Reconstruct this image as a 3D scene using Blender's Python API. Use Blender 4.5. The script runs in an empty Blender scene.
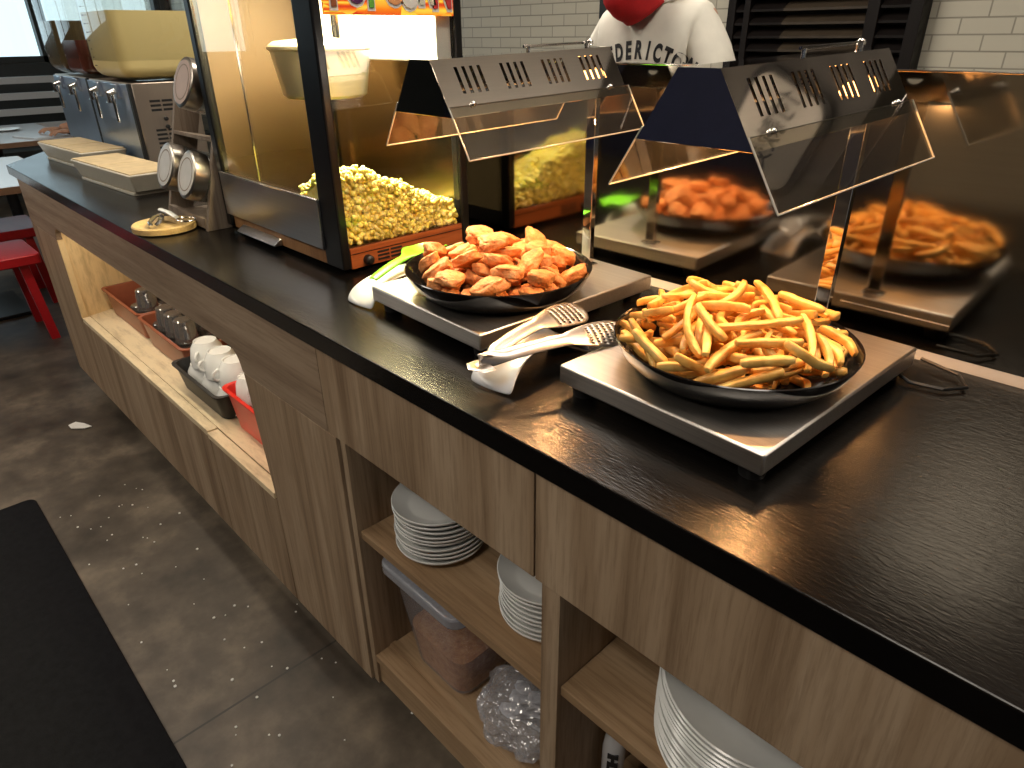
import bpy, bmesh, math, random
from mathutils import Vector, Matrix, noise, Euler
from mathutils.bvhtree import BVHTree

S = bpy.context.scene
COL = S.collection
PI = math.pi
rnd = random.Random(7)

# ------------------------------------------------------------------ materials
def newmat(name):
    m = bpy.data.materials.new(name); m.use_nodes = True
    nt = m.node_tree; b = nt.nodes['Principled BSDF']
    return m, nt, b

def N(nt, t, **kw):
    n = nt.nodes.new(t)
    for k, v in kw.items():
        if k in n.inputs.keys(): n.inputs[k].default_value = v
        else: setattr(n, k, v)
    return n

def c4(c): return (c[0], c[1], c[2], 1.0)

def ramp(nt, stops):
    r = nt.nodes.new('ShaderNodeValToRGB'); e = r.color_ramp.elements
    while len(e) < len(stops): e.new(0.5)
    for i, (p, c) in enumerate(stops):
        e[i].position = p; e[i].color = c4(c)
    return r

def plain(name, col, rough=0.5, metal=0.0, var=0.06, scale=40.0, bump=0.0, bscale=200.0, **kw):
    """one colour with a slight procedural unevenness and optional fine bump"""
    m, nt, b = newmat(name); L = nt.links
    tc = N(nt, 'ShaderNodeTexCoord')
    nz = N(nt, 'ShaderNodeTexNoise'); nz.inputs['Scale'].default_value = scale; nz.inputs['Detail'].default_value = 4
    L.new(tc.outputs['Object'], nz.inputs['Vector'])
    lo = [max(0, x*(1-var)) for x in col]; hi = [min(1, x*(1+var)) for x in col]
    r = ramp(nt, [(0.3, lo), (0.7, hi)])
    L.new(nz.outputs['Fac'], r.inputs['Fac']); L.new(r.outputs['Color'], b.inputs['Base Color'])
    b.inputs['Roughness'].default_value = rough; b.inputs['Metallic'].default_value = metal
    for k, v in kw.items(): b.inputs[k.replace('_', ' ')].default_value = v
    if bump:
        n2 = N(nt, 'ShaderNodeTexNoise'); n2.inputs['Scale'].default_value = bscale; n2.inputs['Detail'].default_value = 6
        L.new(tc.outputs['Object'], n2.inputs['Vector'])
        bp = N(nt, 'ShaderNodeBump'); bp.inputs['Strength'].default_value = bump; bp.inputs['Distance'].default_value = 0.002
        L.new(n2.outputs['Fac'], bp.inputs['Height']); L.new(bp.outputs['Normal'], b.inputs['Normal'])
    return m

def wood(name, dark, mid, light, axis='Z', rough=0.5, freq=38.0):
    m, nt, b = newmat(name); L = nt.links
    g = N(nt, 'ShaderNodeNewGeometry')
    mp = N(nt, 'ShaderNodeMapping')
    s = {'Z': (freq, freq, 2.0), 'X': (2.0, freq, freq), 'Y': (freq, 2.0, freq)}[axis]
    mp.inputs['Scale'].default_value = s
    L.new(g.outputs['Position'], mp.inputs['Vector'])
    n1 = N(nt, 'ShaderNodeTexNoise'); n1.inputs['Scale'].default_value = 0.35; n1.inputs['Detail'].default_value = 3; n1.inputs['Distortion'].default_value = 0.9
    n2 = N(nt, 'ShaderNodeTexNoise'); n2.inputs['Scale'].default_value = 4.0; n2.inputs['Detail'].default_value = 5; n2.inputs['Roughness'].default_value = 0.7
    L.new(mp.outputs['Vector'], n1.inputs['Vector']); L.new(mp.outputs['Vector'], n2.inputs['Vector'])
    r1 = ramp(nt, [(0.28, dark), (0.5, mid), (0.74, light)])
    r2 = ramp(nt, [(0.30, (0.62, 0.58, 0.54)), (0.55, (1, 1, 1)), (0.8, (1.0, 0.98, 0.94))])
    L.new(n1.outputs['Fac'], r1.inputs['Fac']); L.new(n2.outputs['Fac'], r2.inputs['Fac'])
    mx = N(nt, 'ShaderNodeMix'); mx.data_type = 'RGBA'; mx.blend_type = 'MULTIPLY'; mx.inputs[0].default_value = 0.8
    L.new(r1.outputs['Color'], mx.inputs[6]); L.new(r2.outputs['Color'], mx.inputs[7])
    L.new(mx.outputs[2], b.inputs['Base Color'])
    bp = N(nt, 'ShaderNodeBump'); bp.inputs['Strength'].default_value = 0.15; bp.inputs['Distance'].default_value = 0.001
    L.new(n2.outputs['Fac'], bp.inputs['Height']); L.new(bp.outputs['Normal'], b.inputs['Normal'])
    b.inputs['Roughness'].default_value = rough; b.inputs['Specular IOR Level'].default_value = 0.3
    return m

def brushed(name, col, rough=0.25, axis='Y', amt=0.15, bump=0.02):
    m, nt, b = newmat(name); L = nt.links
    tc = N(nt, 'ShaderNodeTexCoord'); mp = N(nt, 'ShaderNodeMapping')
    s = {'X': (3, 400, 400), 'Y': (400, 3, 400), 'Z': (400, 400, 3)}[axis]
    mp.inputs['Scale'].default_value = s
    L.new(tc.outputs['Object'], mp.inputs['Vector'])
    nz = N(nt, 'ShaderNodeTexNoise'); nz.inputs['Scale'].default_value = 1.0; nz.inputs['Detail'].default_value = 3
    L.new(mp.outputs['Vector'], nz.inputs['Vector'])
    n2 = N(nt, 'ShaderNodeTexNoise'); n2.inputs['Scale'].default_value = 9.0; n2.inputs['Detail'].default_value = 4
    L.new(tc.outputs['Object'], n2.inputs['Vector'])
    r = ramp(nt, [(0.2, [x*(1-amt) for x in col]), (0.8, [min(1, x*(1+amt)) for x in col])])
    L.new(nz.outputs['Fac'], r.inputs['Fac']); L.new(r.outputs['Color'], b.inputs['Base Color'])
    mr = N(nt, 'ShaderNodeMapRange'); mr.inputs['To Min'].default_value = rough*0.75; mr.inputs['To Max'].default_value = rough*1.3
    L.new(n2.outputs['Fac'], mr.inputs['Value']); L.new(mr.outputs['Result'], b.inputs['Roughness'])
    b.inputs['Metallic'].default_value = 1.0
    if bump:
        bp = N(nt, 'ShaderNodeBump'); bp.inputs['Strength'].default_value = bump; bp.inputs['Distance'].default_value = 0.0006
        L.new(nz.outputs['Fac'], bp.inputs['Height']); L.new(bp.outputs['Normal'], b.inputs['Normal'])
    return m

def thin_glass(name, tint=(0.9, 0.9, 0.88), rough=0.02, ior=1.5, extra=0.0, haze=None):
    """thin clear sheet: transparent with Fresnel reflection, optional pale haze film"""
    m, nt, b = newmat(name); L = nt.links
    nt.nodes.remove(b); out = nt.nodes['Material Output']
    tr = N(nt, 'ShaderNodeBsdfTransparent'); tr.inputs['Color'].default_value = c4(tint)
    gl = N(nt, 'ShaderNodeBsdfGlossy'); gl.inputs['Roughness'].default_value = rough; gl.inputs['Color'].default_value = (1, 1, 1, 1)
    fr = N(nt, 'ShaderNodeFresnel')
    gm = N(nt, 'ShaderNodeNewGeometry'); mi = N(nt, 'ShaderNodeMapRange')   # same reflection from both faces of the sheet
    mi.inputs['To Min'].default_value = ior; mi.inputs['To Max'].default_value = 1.0/ior
    L.new(gm.outputs['Backfacing'], mi.inputs['Value']); L.new(mi.outputs['Result'], fr.inputs['IOR'])
    last = fr.outputs['Fac']
    if extra:
        ad = N(nt, 'ShaderNodeMath', operation='ADD', use_clamp=True); ad.inputs[1].default_value = extra
        L.new(last, ad.inputs[0]); last = ad.outputs[0]
    mx = N(nt, 'ShaderNodeMixShader'); L.new(last, mx.inputs[0])
    base = tr.outputs[0]
    if haze:
        df = N(nt, 'ShaderNodeBsdfDiffuse'); df.inputs['Color'].default_value = c4(haze[0])
        m2 = N(nt, 'ShaderNodeMixShader'); m2.inputs[0].default_value = haze[1]
        nz = N(nt, 'ShaderNodeTexNoise'); nz.inputs['Scale'].default_value = 30
        mr = N(nt, 'ShaderNodeMapRange'); mr.inputs['To Min'].default_value = haze[1]*0.7; mr.inputs['To Max'].default_value = haze[1]*1.3
        L.new(nz.outputs['Fac'], mr.inputs['Value']); L.new(mr.outputs['Result'], m2.inputs[0])
        L.new(tr.outputs[0], m2.inputs[1]); L.new(df.outputs[0], m2.inputs[2]); base = m2.outputs[0]
    L.new(base, mx.inputs[1]); L.new(gl.outputs[0], mx.inputs[2])
    L.new(mx.outputs[0], out.inputs['Surface'])
    return m

def emit(name, col, strength):
    m, nt, b = newmat(name)
    b.inputs['Base Color'].default_value = c4([x*0.5 for x in col])
    b.inputs['Emission Color'].default_value = c4(col); b.inputs['Emission Strength'].default_value = strength
    return m

def food(name, a, b_, c, scale=60.0, rough=0.55, bump=0.5, bscale=160.0, sss=0.0):
    m, nt, b = newmat(name); L = nt.links
    tc = N(nt, 'ShaderNodeTexCoord'); oi = N(nt, 'ShaderNodeObjectInfo')
    ad = N(nt, 'ShaderNodeVectorMath', operation='ADD')
    L.new(tc.outputs['Object'], ad.inputs[0]); L.new(oi.outputs['Random'], ad.inputs[1])
    nz = N(nt, 'ShaderNodeTexNoise'); nz.inputs['Scale'].default_value = scale; nz.inputs['Detail'].default_value = 5
    L.new(ad.outputs[0], nz.inputs['Vector'])
    r = ramp(nt, [(0.28, a), (0.5, b_), (0.75, c)])
    L.new(nz.outputs['Fac'], r.inputs['Fac'])
    hs = N(nt, 'ShaderNodeHueSaturation')
    mr = N(nt, 'ShaderNodeMapRange'); mr.inputs['To Min'].default_value = 0.8; mr.inputs['To Max'].default_value = 1.12
    L.new(oi.outputs['Random'], mr.inputs['Value']); L.new(mr.outputs['Result'], hs.inputs['Value'])
    L.new(r.outputs['Color'], hs.inputs['Color']); L.new(hs.outputs['Color'], b.inputs['Base Color'])
    n2 = N(nt, 'ShaderNodeTexNoise'); n2.inputs['Scale'].default_value = bscale; n2.inputs['Detail'].default_value = 5
    L.new(ad.outputs[0], n2.inputs['Vector'])
    bp = N(nt, 'ShaderNodeBump'); bp.inputs['Strength'].default_value = bump; bp.inputs['Distance'].default_value = 0.003
    L.new(n2.outputs['Fac'], bp.inputs['Height']); L.new(bp.outputs['Normal'], b.inputs['Normal'])
    b.inputs['Roughness'].default_value = rough
    if sss:
        b.inputs['Subsurface Weight'].default_value = sss; b.inputs['Subsurface Radius'].default_value = (0.02, 0.014, 0.006); b.inputs['Subsurface Scale'].default_value = 0.6
    return m

M = {}
M['oak'] = wood('oak_laminate', (0.190, 0.122, 0.070), (0.365, 0.262, 0.168), (0.48, 0.365, 0.250), 'Z')
M['oak_h'] = wood('oak_laminate_horizontal', (0.21, 0.142, 0.092), (0.345, 0.255, 0.175), (0.43, 0.33, 0.235), 'X')
M['oak_shelf'] = wood('oak_shelf', (0.26, 0.16, 0.085), (0.40, 0.27, 0.155), (0.48, 0.34, 0.21), 'X')
M['birch'] = wood('pale_birch', (0.78, 0.62, 0.38), (0.84, 0.69, 0.45), (0.88, 0.74, 0.50), 'X', 0.45, 9.0)
M['birch_v'] = wood('pale_birch_upright', (0.80, 0.57, 0.28), (0.86, 0.64, 0.34), (0.90, 0.69, 0.40), 'Z', 0.45, 9.0)
M['rackwood'] = wood('rack_wood', (0.20, 0.15, 0.11), (0.30, 0.235, 0.175), (0.36, 0.29, 0.22), 'Z', 0.6, 50)
M['board'] = wood('bamboo_board', (0.42, 0.27, 0.10), (0.58, 0.40, 0.17), (0.66, 0.48, 0.23), 'X', 0.5, 60)
M['steel'] = brushed('brushed_steel', (0.55, 0.53, 0.50), 0.24, 'X')
M['steel_y'] = brushed('brushed_steel_lengthwise', (0.88, 0.84, 0.79), 0.045, 'Y', 0.04, 0.0)
M['steel_tray'] = brushed('warming_plate_steel', (0.70, 0.66, 0.61), 0.34, 'X', 0.12, 0.03)
M['steel_bright'] = plain('polished_steel', (0.72, 0.70, 0.67), 0.12, 1.0, 0.04)
M['steel_satin'] = plain('satin_steel', (0.56, 0.52, 0.48), 0.34, 1.0, 0.05)
M['lid_steel'] = plain('jar_lid_steel', (0.42, 0.38, 0.33), 0.28, 1.0, 0.05)
M['steel_daylit'] = brushed('dispenser_steel', (0.58, 0.66, 0.78), 0.30, 'Z', 0.08)  # blue of the window light mixed into the steel colour
M['steel_pop'] = brushed('machine_apron_steel', (0.50, 0.50, 0.52), 0.30, 'X', 0.06)
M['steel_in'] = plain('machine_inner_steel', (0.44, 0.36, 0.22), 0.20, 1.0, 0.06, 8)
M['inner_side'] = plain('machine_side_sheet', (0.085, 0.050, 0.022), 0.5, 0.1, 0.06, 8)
M['kettle'] = plain('kettle_steel', (0.62, 0.55, 0.40), 0.38, 0.85, 0.05, 8)
M['black_paint'] = plain('black_paint', (0.006, 0.006, 0.0065), 0.30, 0, 0.1, Specular_IOR_Level=0.3)
M['black_plastic'] = plain('black_plastic', (0.010, 0.010, 0.010), 0.45, 0, 0.1)
M['black_pan'] = plain('black_enamel', (0.008, 0.007, 0.007), 0.10, 0, 0.1, 30)
M['china'] = plain('white_china', (0.74, 0.75, 0.73), 0.18, 0, 0.02)
M['rest'] = plain('white_melamine', (0.58, 0.59, 0.61), 0.22, 0, 0.02)
M['green'] = plain('lime_plastic', (0.13, 0.50, 0.012), 0.30, 0, 0.05)
M['cream'] = plain('cream_plastic', (0.62, 0.57, 0.45), 0.35, 0, 0.03)
M['beige_top'] = plain('beige_grate', (0.58, 0.44, 0.24), 0.6, 0, 0.12, 25)
M['terracotta'] = plain('terracotta_plastic', (0.27, 0.075, 0.035), 0.35, 0, 0.06)
M['red_plastic'] = plain('red_plastic', (0.68, 0.020, 0.012), 0.28, 0, 0.05)
M['red_seat'] = plain('red_seat_paint', (0.52, 0.012, 0.018), 0.35, 0, 0.06)
M['red_chair'] = plain('raspberry_chair_paint', (0.50, 0.03, 0.09), 0.3, 0, 0.05)
M['smoke'] = thin_glass('smoked_glass', (0.50, 0.47, 0.45), 0.05, 1.5, 0.10, ((0.20, 0.185, 0.175), 0.36))
M['clear'] = thin_glass('clear_glass', (0.93, 0.93, 0.91), 0.015, 1.5)
M['acrylic'] = thin_glass('clear_acrylic', (0.86, 0.84, 0.79), 0.02, 1.45, 0.01, ((0.6, 0.55, 0.45), 0.015))
M['acrylic_edge_glint'] = plain('acrylic_edge_glint', (0.62, 0.59, 0.52), 0.2, 0, 0.03)  # pale colour stands in for light caught in the sheet edges
M['jarglass'] = thin_glass('jar_glass', (0.80, 0.80, 0.78), 0.03, 1.5, 0.04, ((0.5, 0.5, 0.48), 0.08))
M['bin'] = thin_glass('cloudy_plastic', (0.90, 0.90, 0.92), 0.15, 1.45, 0.02, ((0.55, 0.57, 0.64), 0.24))
M['bin_lid'] = thin_glass('cloudy_lid_plastic', (0.75, 0.75, 0.78), 0.2, 1.45, 0.03, ((0.50, 0.53, 0.60), 0.45))
M['bag'] = thin_glass('crinkled_film', (0.92, 0.92, 0.94), 0.10, 1.5, 0.08, ((0.80, 0.81, 0.86), 0.26))
M['spoon_white'] = plain('white_plastic', (0.62, 0.63, 0.66), 0.3, 0, 0.04)
M['orange_food'] = food('orange_crumb', (0.36, 0.13, 0.04), (0.52, 0.22, 0.07), (0.64, 0.33, 0.13), 80, 0.7, 0.8)
M['fry'] = food('fried_potato', (0.62, 0.24, 0.035), (0.84, 0.48, 0.115), (0.91, 0.64, 0.215), 45, 0.40, 0.25, 240)
M['nugget'] = food('golden_crumb_coating', (0.46, 0.13, 0.03), (0.70, 0.27, 0.075), (0.84, 0.45, 0.19), 70, 0.6, 0.9, 220)
M['popcorn'] = food('buttered_popcorn', (0.86, 0.62, 0.06), (0.95, 0.82, 0.20), (0.97, 0.90, 0.48), 90, 0.6, 0.4, 300, 0.5)
M['orange_wood'] = wood('orange_wood_trim', (0.21, 0.058, 0.017), (0.29, 0.085, 0.026), (0.34, 0.115, 0.040), 'Y', 0.35)
M['brown_wood'] = wood('brown_wood_trim', (0.19, 0.085, 0.030), (0.31, 0.155, 0.060), (0.38, 0.20, 0.085), 'Z', 0.4)
M['white_mat'] = plain('white_paint', (0.75, 0.74, 0.70), 0.4, 0, 0.02)
M['cotton'] = plain('white_cotton', (0.72, 0.69, 0.60), 0.9, 0, 0.04, 30, 0.15, 400)
M['mask_red'] = plain('red_mask_fabric', (0.62, 0.015, 0.02), 0.75, 0, 0.08, 60, 0.1, 500)
M['ink'] = plain('black_print', (0.012, 0.012, 0.014), 0.7, 0, 0.1)
M['skin'] = plain('skin', (0.50, 0.28, 0.18), 0.5, 0, 0.08, 25, 0.0, Subsurface_Weight=0.1)
M['hair'] = plain('black_hair', (0.012, 0.010, 0.009), 0.5, 0, 0.2, 80, 0.4, 300)
M['navy'] = plain('navy_cloth', (0.012, 0.016, 0.040), 0.85, 0, 0.1)
M['mat'] = plain('black_rubber_mat', (0.007, 0.007, 0.008), 0.9, 0, 0.25, 60, 0.6, 350, Specular_IOR_Level=0.1)
M['paper'] = plain('paper', (0.75, 0.74, 0.70), 0.8, 0, 0.03)
M['tabletop'] = plain('white_table_laminate', (0.62, 0.66, 0.70), 0.22, 0, 0.02)
M['table_edge'] = plain('dark_table_edge', (0.16, 0.09, 0.05), 0.4, 0, 0.1)
M['dark_wood'] = plain('black_stained_wood', (0.007, 0.005, 0.0045), 0.45, 0, 0.15, 15, Specular_IOR_Level=0.25)
M['slat_tan'] = plain('worn_tan_slat', (0.045, 0.033, 0.022), 0.4, 0, 0.2, 15)
M['juice_y'] = plain('yellow_juice', (0.80, 0.66, 0.30), 0.35, 0, 0.03, 5, Specular_IOR_Level=0.2)
M['juice_b'] = plain('brown_juice', (0.11, 0.030, 0.018), 0.25, 0, 0.05, 5)
M['juice_d'] = plain('dark_tea', (0.10, 0.075, 0.035), 0.25, 0, 0.05, 5)
M['jar_label'] = plain('jar_lid_label', (0.60, 0.58, 0.54), 0.5, 0, 0.06, 30)
M['jar_label_pink'] = plain('jar_lid_label_pink', (0.50, 0.36, 0.29), 0.5, 0, 0.06, 30)
M['beige_steel'] = brushed('dispenser_side_steel', (0.50, 0.43, 0.35), 0.35, 'Z', 0.06, 0.0)
M['pale_trim'] = plain('pale_sealant_strip', (0.30, 0.27, 0.23), 0.5, 0, 0.08, 20)
M['ceil'] = plain('ceiling_paint', (0.86, 0.81, 0.74), 0.9, 0, 0.05, 4)
M['navywall'] = plain('navy_wall_paint', (0.018, 0.022, 0.060), 0.8, 0, 0.1, 4)
M['taupewall'] = plain('taupe_wall_paint', (0.50, 0.40, 0.28), 0.8, 0, 0.08, 3)
M['bulk'] = plain('bulkhead_paint', (0.055, 0.047, 0.038), 0.6, 0, 0.1, 4)
M['graphite'] = plain('graphite_board', (0.025, 0.03, 0.03), 0.5, 0, 0.1)
M['sign_grey'] = plain('sign_grey', (0.52, 0.47, 0.40), 0.5, 0, 0.04)
M['bulb_glow'] = emit('heat_bulb_glow', (1.0, 0.42, 0.12), 9.0)
M['lamp_glow'] = emit('machine_lamp_glow', (1.0, 0.90, 0.62), 6.0)
M['day'] = emit('daylight_sky', (0.66, 0.87, 1.0), 1.7)
M['panel_glow'] = emit('ceiling_panel_glow', (1.0, 0.92, 0.80), 2.5)

def counter_mat():
    m, nt, b = newmat('black_leathered_counter'); L = nt.links
    tc = N(nt, 'ShaderNodeTexCoord')
    n1 = N(nt, 'ShaderNodeTexNoise'); n1.inputs['Scale'].default_value = 110; n1.inputs['Detail'].default_value = 5; n1.inputs['Distortion'].default_value = 0.6
    n2 = N(nt, 'ShaderNodeTexNoise'); n2.inputs['Scale'].default_value = 5; n2.inputs['Detail'].default_value = 5
    mp = N(nt, 'ShaderNodeMapping'); mp.inputs['Scale'].default_value = (0.6, 2.4, 1); mp.inputs['Rotation'].default_value = (0, 0, 0.35)
    L.new(tc.outputs['Object'], mp.inputs['Vector']); L.new(mp.outputs['Vector'], n1.inputs['Vector']); L.new(tc.outputs['Object'], n2.inputs['Vector'])
    r = ramp(nt, [(0.3, (0.0035, 0.003, 0.0028)), (0.75, (0.008, 0.007, 0.006))])
    L.new(n2.outputs['Fac'], r.inputs['Fac']); L.new(r.outputs['Color'], b.inputs['Base Color'])
    mr = N(nt, 'ShaderNodeMapRange'); mr.inputs['To Min'].default_value = 0.17; mr.inputs['To Max'].default_value = 0.27
    L.new(n2.outputs['Fac'], mr.inputs['Value']); L.new(mr.outputs['Result'], b.inputs['Roughness'])
    bp = N(nt, 'ShaderNodeBump'); bp.inputs['Strength'].default_value = 0.34; bp.inputs['Distance'].default_value = 0.0011
    L.new(n1.outputs['Fac'], bp.inputs['Height']); L.new(bp.outputs['Normal'], b.inputs['Normal'])
    b.inputs['Specular IOR Level'].default_value = 0.24
    return m
M['counter'] = counter_mat()

def floor_mat():
    m, nt, b = newmat('stained_concrete'); L = nt.links
    g = N(nt, 'ShaderNodeNewGeometry')
    n1 = N(nt, 'ShaderNodeTexNoise'); n1.inputs['Scale'].default_value = 3.2; n1.inputs['Detail'].default_value = 7; n1.inputs['Roughness'].default_value = 0.62
    n2 = N(nt, 'ShaderNodeTexNoise'); n2.inputs['Scale'].default_value = 14; n2.inputs['Detail'].default_value = 6
    for n in (n1, n2): L.new(g.outputs['Position'], n.inputs['Vector'])
    r = ramp(nt, [(0.32, (0.034, 0.026, 0.018)), (0.52, (0.092, 0.072, 0.052)), (0.70, (0.200, 0.158, 0.112))])
    L.new(n1.outputs['Fac'], r.inputs['Fac'])
    r2 = ramp(nt, [(0.35, (0.72, 0.72, 0.72)), (0.65, (1.1, 1.1, 1.1))])
    L.new(n2.outputs['Fac'], r2.inputs['Fac'])
    mx = N(nt, 'ShaderNodeMix'); mx.data_type = 'RGBA'; mx.blend_type = 'MULTIPLY'; mx.inputs[0].default_value = 1
    L.new(r.outputs['Color'], mx.inputs[6]); L.new(r2.outputs['Color'], mx.inputs[7])
    # saw-cut joint across the slab
    sx = N(nt, 'ShaderNodeSeparateXYZ'); L.new(g.outputs['Position'], sx.inputs[0])
    a = N(nt, 'ShaderNodeMath', operation='ADD'); a.inputs[1].default_value = 1.235; L.new(sx.outputs['X'], a.inputs[0])
    ab = N(nt, 'ShaderNodeMath', operation='ABSOLUTE'); L.new(a.outputs[0], ab.inputs[0])
    lt = N(nt, 'ShaderNodeMath', operation='LESS_THAN'); lt.inputs[1].default_value = 0.003; L.new(ab.outputs[0], lt.inputs[0])
    m2 = N(nt, 'ShaderNodeMix'); m2.data_type = 'RGBA'; L.new(lt.outputs[0], m2.inputs[0])
    L.new(mx.outputs[2], m2.inputs[6]); m2.inputs[7].default_value = (0.025, 0.02, 0.016, 1)
    L.new(m2.outputs[2], b.inputs['Base Color'])
    mr = N(nt, 'ShaderNodeMapRange'); mr.inputs['To Min'].default_value = 0.35; mr.inputs['To Max'].default_value = 0.6
    L.new(n1.outputs['Fac'], mr.inputs['Value']); L.new(mr.outputs['Result'], b.inputs['Roughness'])
    return m
M['floor'] = floor_mat()

def tile_mat():
    m, nt, b = newmat('white_metro_tile'); L = nt.links
    g = N(nt, 'ShaderNodeNewGeometry'); sx = N(nt, 'ShaderNodeSeparateXYZ'); cb = N(nt, 'ShaderNodeCombineXYZ')
    L.new(g.outputs['Position'], sx.inputs[0]); L.new(sx.outputs['X'], cb.inputs[0]); L.new(sx.outputs['Z'], cb.inputs[1])
    mp = N(nt, 'ShaderNodeMapping'); mp.inputs['Location'].default_value = (TILE_OX, TILE_OZ, 0)
    L.new(cb.outputs[0], mp.inputs['Vector'])
    br = N(nt, 'ShaderNodeTexBrick'); br.offset = 0.5
    br.inputs['Color1'].default_value = (0.56, 0.53, 0.43, 1); br.inputs['Color2'].default_value = (0.52, 0.49, 0.40, 1)
    br.inputs['Mortar'].default_value = (0.30, 0.28, 0.225, 1)
    br.inputs['Scale'].default_value = 1.0; br.inputs['Mortar Size'].default_value = 0.0032; br.inputs['Mortar Smooth'].default_value = 0.1
    br.inputs['Brick Width'].default_value = TILE_W; br.inputs['Row Height'].default_value = TILE_H; br.inputs['Bias'].default_value = 0
    L.new(mp.outputs[0], br.inputs['Vector']); L.new(br.outputs['Color'], b.inputs['Base Color'])
    bp = N(nt, 'ShaderNodeBump', invert=True); bp.inputs['Strength'].default_value = 0.5; bp.inputs['Distance'].default_value = 0.003
    L.new(br.outputs['Fac'], bp.inputs['Height']); L.new(bp.outputs['Normal'], b.inputs['Normal'])
    b.inputs['Roughness'].default_value = 0.35
    return m
TILE_W, TILE_H, TILE_OX, TILE_OZ = 0.184, 0.060, 0.03, 0.0
M['tile'] = tile_mat()

def crumpled(m, strength, scale):
    nt = m.node_tree; L = nt.links
    tc = N(nt, 'ShaderNodeTexCoord'); vz = N(nt, 'ShaderNodeTexVoronoi'); vz.inputs['Scale'].default_value = scale
    L.new(tc.outputs['Object'], vz.inputs['Vector'])
    bp = N(nt, 'ShaderNodeBump'); bp.inputs['Strength'].default_value = strength; bp.inputs['Distance'].default_value = 0.01
    L.new(vz.outputs['Distance'], bp.inputs['Height'])
    for n in list(nt.nodes):
        if n.type == 'BSDF_GLOSSY': L.new(bp.outputs['Normal'], n.inputs['Normal'])
crumpled(M['bag'], 1.0, 60)

def sign_mat():
    """orange starburst print of the popcorn header"""
    m, nt, b = newmat('starburst_print'); L = nt.links
    tc = N(nt, 'ShaderNodeTexCoord')
    vo = N(nt, 'ShaderNodeTexVoronoi'); vo.inputs['Scale'].default_value = 12
    L.new(tc.outputs['Object'], vo.inputs['Vector'])
    sub = N(nt, 'ShaderNodeVectorMath', operation='SUBTRACT'); L.new(tc.outputs['Object'], sub.inputs[0]); L.new(vo.outputs['Position'], sub.inputs[1])
    sp = N(nt, 'ShaderNodeSeparateXYZ'); L.new(sub.outputs[0], sp.inputs[0])
    at = N(nt, 'ShaderNodeMath', operation='ARCTAN2'); L.new(sp.outputs['Z'], at.inputs[0]); L.new(sp.outputs['Y'], at.inputs[1])
    mu = N(nt, 'ShaderNodeMath', operation='MULTIPLY'); mu.inputs[1].default_value = 16; L.new(at.outputs[0], mu.inputs[0])
    si = N(nt, 'ShaderNodeMath', operation='SINE'); L.new(mu.outputs[0], si.inputs[0])
    mr = N(nt, 'ShaderNodeMapRange'); mr.inputs['From Min'].default_value = -1; L.new(si.outputs[0], mr.inputs['Value'])
    r = ramp(nt, [(0.0, (0.62, 0.05, 0.01)), (0.5, (0.85, 0.22, 0.01)), (1.0, (0.95, 0.62, 0.06))])
    L.new(mr.outputs['Result'], r.inputs['Fac']); L.new(r.outputs['Color'], b.inputs['Base Color'])
    L.new(r.outputs['Color'], b.inputs['Emission Color']); b.inputs['Emission Strength'].default_value = 0.55
    b.inputs['Roughness'].default_value = 0.3
    return m
M['starburst'] = sign_mat()

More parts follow.
